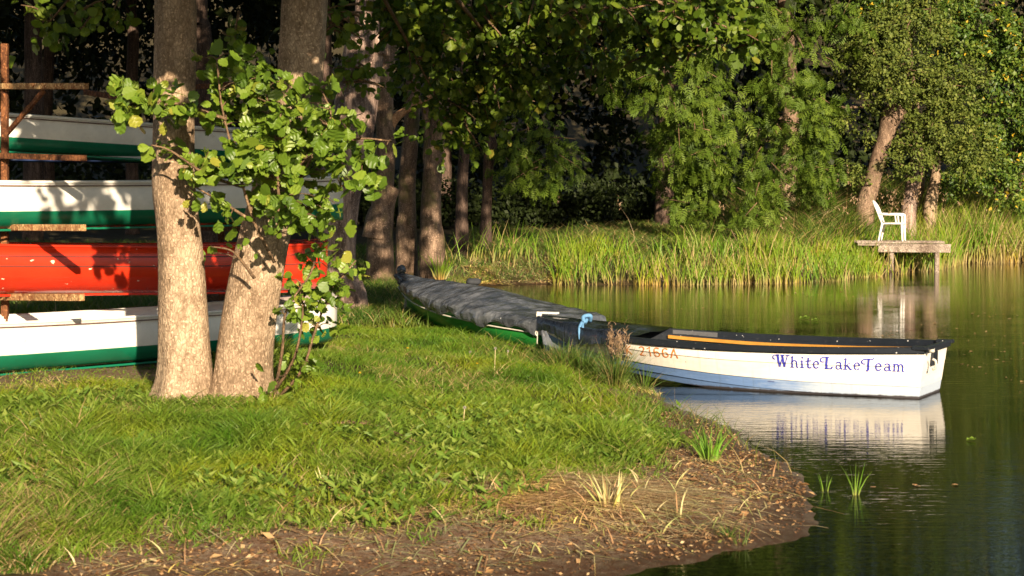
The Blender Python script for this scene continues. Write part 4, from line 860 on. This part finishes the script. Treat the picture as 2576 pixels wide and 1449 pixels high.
# chair local: +x forward, y sideways, z up
for s in (-1, 1):
    tb_('leg', ([(.27, s * .26, 0), (.255, s * .25, .22), (.25, s * .24, .40)], [.022, .028, .034], 1.2))
    tb_('leg', ([(-.27, s * .25, 0), (-.23, s * .23, .22), (-.19, s * .21, .42)], [.020, .026, .032], 1.2))
    tb_('armrest', ([(-.25, s * .23, .62), (-.10, s * .27, .61), (.12, s * .28, .61), (.225, s * .28, .60), (.255, s * .27, .56), (.25, s * .25, .40)], [.022, .026, .028, .028, .024, .026], 1.0), ([(.10, s * .275, .60), (.12, s * .25, .40)], [.018, .018], 1))
g = Geo(); nx_, ny_ = 9, 9; A_ = np.zeros((nx_, ny_, 3))
for i, x in enumerate(np.linspace(-.20, .28, nx_)):
    for j, y in enumerate(np.linspace(-.25, .25, ny_)): A_[i, j] = (x, y * (1 - .1 * (x < 0)), .405 + .015 * (abs(y) / .25) ** 2 + (.02 * (x - .1) if x > .1 else 0) - (.02 * max(0, (x - .24)) * 20 * .02))
loft(g, A_); loft(g, A_ - [0, 0, .035], flip=True)
bd = np.concatenate([A_[:, 0], A_[1:, -1], ]) 
for edge in (A_[:, 0], A_[:, -1], A_[0], A_[-1]): tube(g, edge - [0, 0, .017], .018, 6)
g.build('seat', M['plastic'], chair, True)
g = Geo()      # back: rounded frame with vertical slats
th = np.linspace(-.15 * np.pi, 1.15 * np.pi, 30)
def bk(y, z): return (-.20 - (z - .42) * .40 + .10 * (1 - (y / .24) ** 2) * -.35, y, z)
fr_ = [bk(-.20, .42)] + [bk(.235 * math.cos(t_) * -1 if False else -.235 * math.cos(t_), .70 + .21 * math.sin(t_)) for t_ in np.linspace(0, np.pi, 22)] + [bk(.20, .42)]
tube(g, fr_, .024, 8, 60)
for y in np.linspace(-.16, .16, 6):
    zt_ = .70 + .205 * math.sqrt(max(0, 1 - (y / .235) ** 2)); tube(g, [bk(y * .85, .44), bk(y, .62), bk(y, zt_)], .019, 6, 10)
tube(g, [bk(-.2, .47), bk(0, .47), bk(.2, .47)], .022, 6, 8); g.build('backrest', M['plastic'], chair, True)

# ------------------------------------------------------------------ grass, reeds, litter
rng = np.random.default_rng(11)
def sample(n, x0, x1, y0, y1):
    return x0 + (x1 - x0) * rng.random(n), y0 + (y1 - y0) * rng.random(n)
g = Geo()
N = 330000
y = 9.2 + 13.8 * rng.random(N) ** 1.15; x = (-.305 + .40 * rng.random(N)) * y
d = shore_d(x, y); cv = cover(x, y, d); keep = (rng.random(N) < cv * (.35 + .65 * sstep(-.5, .4, vnoise(x, y, 2.2, 31)) )) & (d > .12)
x, y, d = x[keep], y[keep], d[keep]; z = height(x, y, d)
tuft = sstep(.1, .8, vnoise(x, y, 1.6, 33)); n = len(x)
h = (.05 + .07 * rng.random(n)) * (1 + 1.1 * tuft) * (1 - .3 * sstep(17.3, 19.5, y)) * (1 - .45 * sstep(-2.6, -3.1, x) * sstep(13.6, 14.3, y)) * (.55 + .45 * cover(x, y, d)) * (1 + .9 * sstep(.35, .9, vnoise(x, y, 4.2, 39)))
rn = np.clip(rng.random(n) * .75 + .25 * (vnoise(x, y, .7, 35) * .5 + .5) + .12 * sstep(12.5, 10.5, y) + .22 * sstep(-.1, .7, vnoise(x, y, .8, 38)) - .10, 0, .999)
az = vnoise(x, y, 1.9, 36) * 2 + rng.normal(size=n) * 2.2
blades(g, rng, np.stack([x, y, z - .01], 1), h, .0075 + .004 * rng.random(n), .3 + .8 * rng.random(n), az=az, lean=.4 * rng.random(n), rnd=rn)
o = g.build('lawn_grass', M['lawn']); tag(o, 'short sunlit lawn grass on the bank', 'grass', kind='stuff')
# shaded grass further back
g = Geo(); N = 60000; y = 22 + 17 * rng.random(N); x = -.3 * y + rng.random(N) * (.36 * y); d = shore_d(x, y); k = (d > .15); x, y, d = x[k], y[k], d[k]; z = height(x, y, d)
blades(g, rng, np.stack([x, y, z - .01], 1), .10 + .12 * rng.random(len(x)) * (1 + sstep(.2, .8, vnoise(x, y, .8, 41))), .014, .6, rnd=rng.random(len(x)) * .85)
o = g.build('shade_grass', M['tallgrass']); tag(o, 'grass in the shade under the trees behind the boats', 'grass', kind='stuff')
g = Geo(); foliage(g, np.random.default_rng(88), [((x_, 49.5 + .8 * math.sin(x_), float(height(x_, 49.5)) + .6), (1.6, .9, .75), 1) for x_ in np.arange(-15, 5, 1.3)], T_RHOMB, .16, count=26000, sub=.3, sub_n=16, shell=.1)  # dark leaves added to cover pale ground and keep the hollow dark
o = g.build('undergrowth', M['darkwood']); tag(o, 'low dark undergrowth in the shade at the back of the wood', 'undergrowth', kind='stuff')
# broad-leaved weeds in the lawn
g = Geo(); N = 9000; x, y = sample(N, -4, 1.6, 9.8, 17); d = shore_d(x, y); cv = cover(x, y, d); k = (rng.random(N) < cv * sstep(-.1, .5, vnoise(x, y, .9, 44)) * sstep(17.5, 12.5, y)); x, y, d = x[k], y[k], d[k]; n = len(x)
x = np.repeat(x, 4) + .03 * rng.normal(size=4 * n); y = np.repeat(y, 4) + .03 * rng.normal(size=4 * n); z = height(x, y)
a = rng.random(4 * n) * 6.283; dd = np.stack([np.cos(a), np.sin(a), .35 + .5 * rng.random(4 * n)], 1)
scatter(g, leaf_rhomb(.17), np.stack([x, y, z + .01 + .04 * rng.random(4 * n)], 1), dd, np.array([0, 0, 1.]) + rng.normal(size=(4 * n, 3)) * .3, .05 + .06 * rng.random(4 * n), rng.random(4 * n))
o = g.build('lawn_weeds', M['weed']); tag(o, 'broad-leaved weeds growing through the lawn', 'weeds', kind='stuff')
# larger wispy grass along the shore edge and before the boats
g = Geo(); N = 9000; y = 12 + 10 * rng.random(N); x = -2 + 4 * rng.random(N); d = shore_d(x, y); k = (d > .05) & (d < 1.5) & (rng.random(N) < .25 + .75 * sstep(.0, .6, vnoise(x, y, 1.5, 50))) & (rng.random(N) < sstep(12, 16, y) + .12); x, y, d = x[k], y[k], d[k]; z = height(x, y, d)
blades(g, rng, np.stack([x, y, z], 1), .12 + .16 * rng.random(len(x)), .007, .7, lean=.3 * rng.random(len(x)), rnd=rng.random(len(x)))
o = g.build('shore_grass', M['tallgrass']); tag(o, 'long wispy grass along the water edge in front of the boats', 'grass', kind='stuff')
# reeds of the far bank
g = Geo(); N = 60000; px = 1120 + 1500 * rng.random(N)
x = -1.4 + 16.5 * rng.random(N); y = 34.8 + 13.5 * rng.random(N); d = shore_d(x, y)
k = (d > -.55) & (d < 2.2) & (y > 35.2) & ((x > .75 + .35 * rng.random(N)) | (d > .9 + .9 * rng.random(N) + .7 * (x < -.1))); k &= rng.random(N) < (.15 + .85 * sstep(-.4, .3, vnoise(x, y, 1.2, 61) + .4 * vnoise(x, y, 3.5, 65)))
jet_gap = (np.abs((x - 8.9)) < .7) & (y < 41.2) & (d < .3); k &= ~(jet_gap & (rng.random(N) < .6))
x, y, d = x[k], y[k], d[k]; z = np.maximum(height(x, y, d), -.25); n = len(x)
tall = sstep(8.5, 11, x); hh_ = (.48 + .36 * rng.random(n)) * (1 + 1.15 * tall) * (1 + .28 * vnoise(x, y, .9, 62) + .12 * vnoise(x, y, 2.6, 63)) * (.82 + .18 * sstep(3, 1, x))
hh_ = np.where((np.abs(x - 8.7) < .9) & (y < 41.5), np.minimum(hh_, .55 + .3 * rng.random(n)), hh_)
blades(g, rng, np.stack([x, y, z], 1), hh_, .016 + .010 * rng.random(n), .18 + .4 * rng.random(n) ** 2, lean=.12 * rng.random(n), rnd=np.clip(rng.random(n) + .1 * tall + .18 * vnoise(x, y, .7, 64), 0, 1))
o = g.build('reeds', M['reed']); tag(o, 'sunlit green reeds standing in the water along the far bank', 'reeds', kind='stuff')
# rough grass on the bank behind
g = Geo(); N = 60000; x = -1.2 + 17.5 * rng.random(N); y = 36 + 15 * rng.random(N); d = shore_d(x, y); k = (d > 1.5 + 1.2 * (x < .8)) & (d < 8.5); x, y, d = x[k], y[k], d[k]; z = height(x, y, d); n = len(x)
right = sstep(4.5, 7.5, x); blades(g, rng, np.stack([x, y, z], 1), (.18 + .2 * rng.random(n)) * (1 + 2.4 * right), .016 + .012 * rng.random(n), .5 + .5 * rng.random(n), lean=.3 * rng.random(n), rnd=rng.random(n))
o = g.build('bank_grass', M['tallgrass']); tag(o, 'tall tangled grass on the far bank behind the reeds', 'grass', kind='stuff')
g = Geo(); N = 420; x = 1 + 13 * rng.random(N); y = 37.5 + 9 * rng.random(N); d = shore_d(x, y); k = (d > .3) & (d < 5) & (rng.random(N) < .08 + .92 * sstep(7, 9, x)); x, y, d = x[k], y[k], d[k]; z = height(x, y, d); n = len(x)
hs = (1.0 + .5 * rng.random(n)) * (1 + .3 * sstep(7, 9, x)); azs = rng.random(n) * 6.28; blades(g, rng, np.stack([x, y, z], 1), hs, .010, .35, az=azs, rnd=.3 * np.ones(n))
top = np.stack([x + np.cos(azs) * .35 * hs, y + np.sin(azs) * .35 * hs, z + hs * .87], 1); rep = 9
tp = np.repeat(top, rep, 0) + rng.normal(size=(n * rep, 3)) * [.035, .035, .07]; blades(g, rng, tp, .09, .022, .8, rnd=.55 + .45 * rng.random(n * rep))
o = g.build('reed_plumes', M['seed']); tag(o, 'brown reed plumes nodding above the bank grass', 'reeds', kind='stuff')
# dry reed litter and straw
g = Geo(); N = 22000; x, y = sample(N, -3.5, 2.0, 9.15, 12.8); d = shore_d(x, y)
w_ = np.exp(-((x - .35) / .8) ** 2 - ((y - 10.75) / .55) ** 2) * 1.0 + .16 + .3 * np.exp(-((x + .9) / .9) ** 2 - ((y - 10.5) / .5) ** 2); k = (d > .25) & (rng.random(N) < w_) & (cover(x, y, d) < .75); x, y, d = x[k], y[k], d[k]; z = height(x, y, d); n = len(x)
flat_ = rng.random(n) < .95
blades(g, rng, np.stack([x, y, z + .012], 1), np.where(flat_, .03 + .03 * rng.random(n), .05 + .10 * rng.random(n)), .005 + .006 * rng.random(n), np.where(flat_, 2 + 4 * rng.random(n), .5), lean=np.where(flat_, 1.5 + 2 * rng.random(n), .4), rnd=rng.random(n))
N = 2600; x = .35 + .42 * rng.normal(size=N); y = 10.95 + .28 * rng.normal(size=N); k = vnoise(x, y, 3, 95) > -.35; x, y = x[k], y[k]; z = height(x, y); n = len(x)
blades(g, rng, np.stack([x, y, z + .012 + .03 * rng.random(n)], 1), .03 + .03 * rng.random(n), .008, 2 + 4 * rng.random(n), lean=1.5 + 2.5 * rng.random(n), az=.3 * rng.normal(size=n) + 3.14 * (rng.random(n) < .5), rnd=.5 + .25 * rng.random(n))
N = 3600; x = -.95 + 2.1 * rng.random(N); y = 35.2 + 2.9 * rng.random(N); d = shore_d(x, y); k = d > .0; x, y, d = x[k], y[k], d[k]; z = height(x, y, d); n = len(x)
blades(g, rng, np.stack([x, y, z + .02], 1), .05, .02, 5 * rng.random(n), lean=3 * rng.random(n), rnd=rng.random(n))
N = 900; x = 1.05 + .55 * rng.random(N); y = 17.1 + 1.2 * rng.random(N); d = shore_d(x, y); k = (d > -.02) & (d < .45); x, y, d = x[k], y[k], d[k]; z = height(x, y, d); n = len(x)
blades(g, rng, np.stack([x, y, z + .01], 1), .05, .009, 2.5 * rng.random(n), lean=1.5 * rng.random(n), rnd=rng.random(n))
o = g.build('dry_reed_litter', M['straw']); tag(o, 'bleached dry reed stalks lying on the sandy shore', 'straw', kind='stuff')
g = Geo(); N = 60000; x, y = sample(N, -3.6, 2.1, 8.9, 15.5); d = shore_d(x, y); k = (d > .05) & (rng.random(N) < (.15 + .85 * (1 - cover(x, y, d))) * (.35 + .65 * sstep(-.2, .5, vnoise(x, y, 2, 71)))) ; x, y, d = x[k], y[k], d[k]; z = height(x, y, d); n = len(x)
a = rng.random(n) * 6.283; sz_ = np.where(rng.random(n) < .05, .05, .022) * (.6 + .7 * rng.random(n))
scatter(g, leaf_rhomb(.26), np.stack([x, y, z + .008], 1), np.stack([np.cos(a), np.sin(a), .25 * rng.normal(size=n)], 1), np.array([0, 0, 1.]) + rng.normal(size=(n, 3)) * .35, sz_ * 1.25, rng.random(n) ** 1.5)
o = g.build('fallen_leaves', M['litter']); tag(o, 'brown fallen leaves scattered on the shore', 'leaf litter', kind='stuff')

# single plants
def clump(name, label, cat, px, py, n, h, w, spread, bend, mt, group=None, seed=1, z=None, heads=0):
    rg = np.random.default_rng(seed); p = on_ground(px, py) if z is None else G(px, py, z)
    o = thing(name, label, cat, p, group=group); g = Geo(); a = rg.random(n) * 6.28; r_ = spread * rg.random(n)
    pos = np.stack([p[0] + np.cos(a) * r_ * .4, p[1] + np.sin(a) * r_ * .4, p[2] - .02 + 0 * a], 1); hh = h * (.55 + .5 * rg.random(n))
    blades(g, rg, pos, hh, w, bend * rg.random(n), az=a, lean=spread / h * .9 * rg.random(n), rnd=rg.random(n) * .9); child(g, 'leaves', M[mt], o)
    if heads:
        g = Geo(); c_ = np.stack([p[0] + .6 * spread * rg.normal(size=heads) * .5, p[1] + .3 * spread * rg.normal(size=heads), p[2] + h * (.75 + .35 * rg.random(heads))], 1); rep = 26
        tp = np.repeat(c_, rep, 0) + rg.normal(size=(heads * rep, 3)) * [.010, .010, .06]; blades(g, rg, tp, .05, .006, .8, rnd=.4 + .6 * rg.random(heads * rep)); child(g, 'seed_heads', M['seed'], o)['kind'] = 'stuff'
    return o
clump('iris_plant', 'bright green sword-leaved iris clump on the sandy edge below the white boat', 'plant', 1783, 1160, 34, .30, .017, .13, .5, 'iris', seed=1)
clump('iris_plant', 'small upright bright green tuft at the waterline left of the white boat', 'plant', 1655, 1052, 14, .15, .011, .05, .4, 'iris', seed=2)
clump('rush_clump', 'clump of rushes standing in the water right of the sandy point', 'plant', 2150, 1245, 17, .27, .008, .07, .3, 'iris', seed=3, z=0)
clump('rush_clump', 'sparse short rushes at the tip of the sandy point', 'plant', 2075, 1235, 9, .17, .007, .05, .2, 'iris', seed=4, z=0)
clump('rush_clump', 'thin rushes in the shallows at the lower edge of the sand', 'plant', 1860, 1375, 14, .17, .005, .09, .2, 'tallgrass', seed=5, z=0)
clump('grass_tussock', 'tall brown-headed grass tussock hiding the bow of the white boat', 'plant', 1545, 975, 320, .48, .006, .22, .6, 'tallgrass', seed=6, heads=20)
clump('grass_tussock', 'low tussock with pinkish seed heads left of the tall brown one', 'plant', 1440, 925, 150, .26, .006, .22, .7, 'tallgrass', seed=7, heads=18)
clump('grass_tussock', 'long-bladed tussock at the crest of the lawn just left of the white boat bow', 'plant', 1378, 922, 260, .30, .007, .24, .8, 'tallgrass', seed=31)
clump('grass_tussock', 'thick green tuft under the side of the white boat bow, between two seeding tussocks', 'plant', 1500, 955, 240, .32, .007, .2, .7, 'tallgrass', seed=32)
clump('grass_tussock', 'tall green tuft hiding the lower bow planks, right of the long-bladed tussock', 'plant', 1418, 934, 260, .36, .007, .22, .45, 'tallgrass', seed=33)
clump('grass_tussock', 'tall green tuft beside the brown-headed tussock, against the white boat bow', 'plant', 1462, 945, 260, .36, .007, .22, .45, 'tallgrass', seed=34)
clump('grass_tussock', 'fresh reed-like tuft leaning over the boat side by its number', 'plant', 1620, 985, 40, .36, .009, .22, .9, 'tallgrass', seed=8)
clump('sedge_clump', 'upright sedge clump on the far shore behind the covered boat', 'plant', 1105, 700, 60, .55, .02, .3, .3, 'reed', seed=9)
clump('grass_tussock', 'small dark curled tuft on the sand at the lower right', 'plant', 1830, 1345, 50, .10, .006, .1, 1.5, 'tallgrass', seed=10)
clump('grass_tussock', 'long dark grass tuft at the foot of the left alder stem', 'plant', 440, 1070, 240, .16, .010, .26, 1.3, 'lawn', seed=12)
clump('grass_tussock', 'long grass tuft at the foot of the right alder stem', 'plant', 700, 1080, 260, .15, .010, .34, 1.3, 'lawn', seed=13)
clump('thistle_plant', 'broad pale green leaves pressed against the foot of the right stem', 'plant', 625, 1035, 14, .13, .03, .12, .8, 'iris', seed=14)
clump('iris_plant', 'lone tall blade tuft in the middle of the lawn', 'plant', 1145, 1120, 6, .22, .016, .03, .3, 'iris', seed=15)
clump('straw_clump', 'upright bleached broken reed stubble in the middle of the foreground', 'plant', 1530, 1270, 40, .26, .012, .20, .4, 'straw', seed=16)
clump('straw_clump', 'few upright bleached stalks left of the big stubble', 'plant', 1215, 1230, 8, .20, .011, .07, .2, 'straw', seed=17)
clump('straw_clump', 'pale cut stalks in the lawn below the right alder stem', 'plant', 815, 1215, 7, .13, .010, .05, .2, 'straw', seed=18)
clump('straw_clump', 'single forked dead stalk right of the big stubble', 'plant', 1705, 1300, 5, .24, .012, .05, .3, 'straw', seed=19)
for k, (px, py, hgt, lab) in enumerate([(1243, 945, .30, 'dandelion clock on a tall dry stalk in the middle of the lawn'), (1275, 900, .12, 'dandelion clock nearest the covered boat'), (1180, 890, .07, 'small dandelion clock low in the grass below the covered boat'), (1165, 1060, .14, 'dandelion clock near the lone blade tuft')]):
    p = on_ground(px, py + 12); o = thing('dandelion', lab, 'flower', p, group='dandelion clocks in the lawn'); g = Geo(); tube(g, [p, p + [.01, 0, hgt]], .003, 5, 4); child(g, 'stem', M['straw'], o, True)
    g = Geo(); rg = np.random.default_rng(k); q = unit(rg.normal(size=(160, 3))); scatter(g, leaf_rhomb(.12), np.repeat((p + [.01, 0, hgt])[None], 160, 0), q, rg.normal(size=(160, 3)), .015, rg.random(160)); child(g, 'seed_head', M['seedball'], o)
for k, (px, py, lab) in enumerate([(1025, 885, 'yellow flower in the lawn just right of the lowest canoe'), (905, 950, 'yellow flower left in the lawn beside the sucker shoots'), (1200, 925, 'yellow flower in the lawn left of the tall dandelion clock')]):
    p = on_ground(px, py + 8); o = thing('dandelion_flower', lab, 'flower', p, group='yellow flowers in the lawn'); g = Geo(); tube(g, [p, p + [0, 0, .07]], .003, 5, 4); child(g, 'stem', M['iris'], o, True)
    g = Geo(); rg = np.random.default_rng(k + 9); q = unit(rg.normal(size=(60, 3)) * [1, 1, .3] + [0, 0, .3]); scatter(g, leaf_rhomb(.15), np.repeat((p + [0, 0, .07])[None], 60, 0), q, np.tile([0, 0, 1.], (60, 1)), .016, rg.random(60)); child(g, 'petals', M['petal'], o)
rg = np.random.default_rng(40); g = Geo()
for px_, py_ in [(405, 1010), (430, 1028), (480, 1034), (530, 1030), (575, 1038), (630, 1040), (680, 1020), (390, 985)]:
    p = on_ground(px_, py_); n_ = 46; a_ = rg.random(n_) * 6.28; blades(g, rg, p + np.stack([.10 * rg.normal(size=n_), .05 * rg.normal(size=n_), -.01 + 0 * a_], 1), .10 + .14 * rg.random(n_), .008, .9, az=a_, lean=.35, rnd=.85 * rg.random(n_))
o = g.build('trunk_foot_grass', M['lawn']); tag(o, 'uncut long grass ringing the foot of the double-trunked alder', 'grass', kind='stuff')
# fallen branch in the lawn
p0, p1, p2_ = on_ground(760, 1085), on_ground(930, 1092), on_ground(1070, 1135)
o = thing('fallen_branch', 'thin grey fallen branch lying in the lawn right of the alder', 'branch', p0); g = Geo()
for k in range(4): tube(g, [p0 + [.05 * k, .03 * k, .05], p1 + [0, .04 * k, .07], p2_ + [-.1 * k, .07 * k, .04]], [.009, .006, .003], 6, 16, .1, k)
child(g, 'stick', M['twig'], o, True)
# floating things
for k, (px, py, s, lab) in enumerate([(2010, 803, .10, 'bright green water leaf floating behind the white boat'), (2040, 807, .07, 'yellowish stalk of leaf floating beside the bright green one'), (1700, 832, .05, 'small leaf floating close behind the boat, left of the others'), (2430, 1108, .05, 'pale floating leaf right of the stern')]):
    p = G(px, py, .006); g = Geo(); scatter(g, T_ROUND, p[None], np.array([[1, .2, .05]]), np.array([[0, 0, 1.]]), np.array([s * 1.6]), np.array([.6])); o = g.build('floating_leaf', M['weed'], loc=p); tag(o, lab, 'leaf', 'leaves floating on the water')
g = Geo(); N = 1500; px = 1500 + 1120 * rng.random(N); py = 725 + 500 * rng.random(N) ** 1.6; pp = np.array([G(a, b_, .004) for a, b_ in zip(px, py)]); k = (shore_d(pp[:, 0], pp[:, 1]) < -.15) & (vnoise(pp[:, 0], pp[:, 1] * .3, .7, 90) > 0.0); pp = pp[k]; n = len(pp); a = rng.random(n) * 6.28
scatter(g, T_ROUND_S, pp, np.stack([np.cos(a), np.sin(a), 0 * a], 1), np.tile([0, 0, 1.], (n, 1)), .015 + .035 * rng.random(n) ** 2, .4 + .6 * rng.random(n)); o = g.build('floating_specks', M['litter']); tag(o, 'small leaves and specks floating on the lake', 'floating debris', kind='stuff')
# grey stone by the spit
p = on_ground(1190, 712); g = Geo(); th_ = np.linspace(0, np.pi, 12); ph = np.linspace(0, 2 * np.pi, 18, endpoint=False)
A_ = np.stack([np.sin(th_)[:, None] * np.cos(ph), np.sin(th_)[:, None] * np.sin(ph), np.cos(th_)[:, None] + 0 * ph], -1); A_ = A_ * (1 + .18 * vnoise(A_[..., 0] * 2 + 3, A_[..., 1] * 2 + A_[..., 2], 1.0, 3))[..., None] * [.15, .13, .07] + p + [0, 0, .02]
loft(g, A_, closed=True); o = g.build('boulder', M['stone'], smooth=True, loc=p); tag(o, 'dark grey boulder at the edge of the sand behind the covered boat', 'rock')
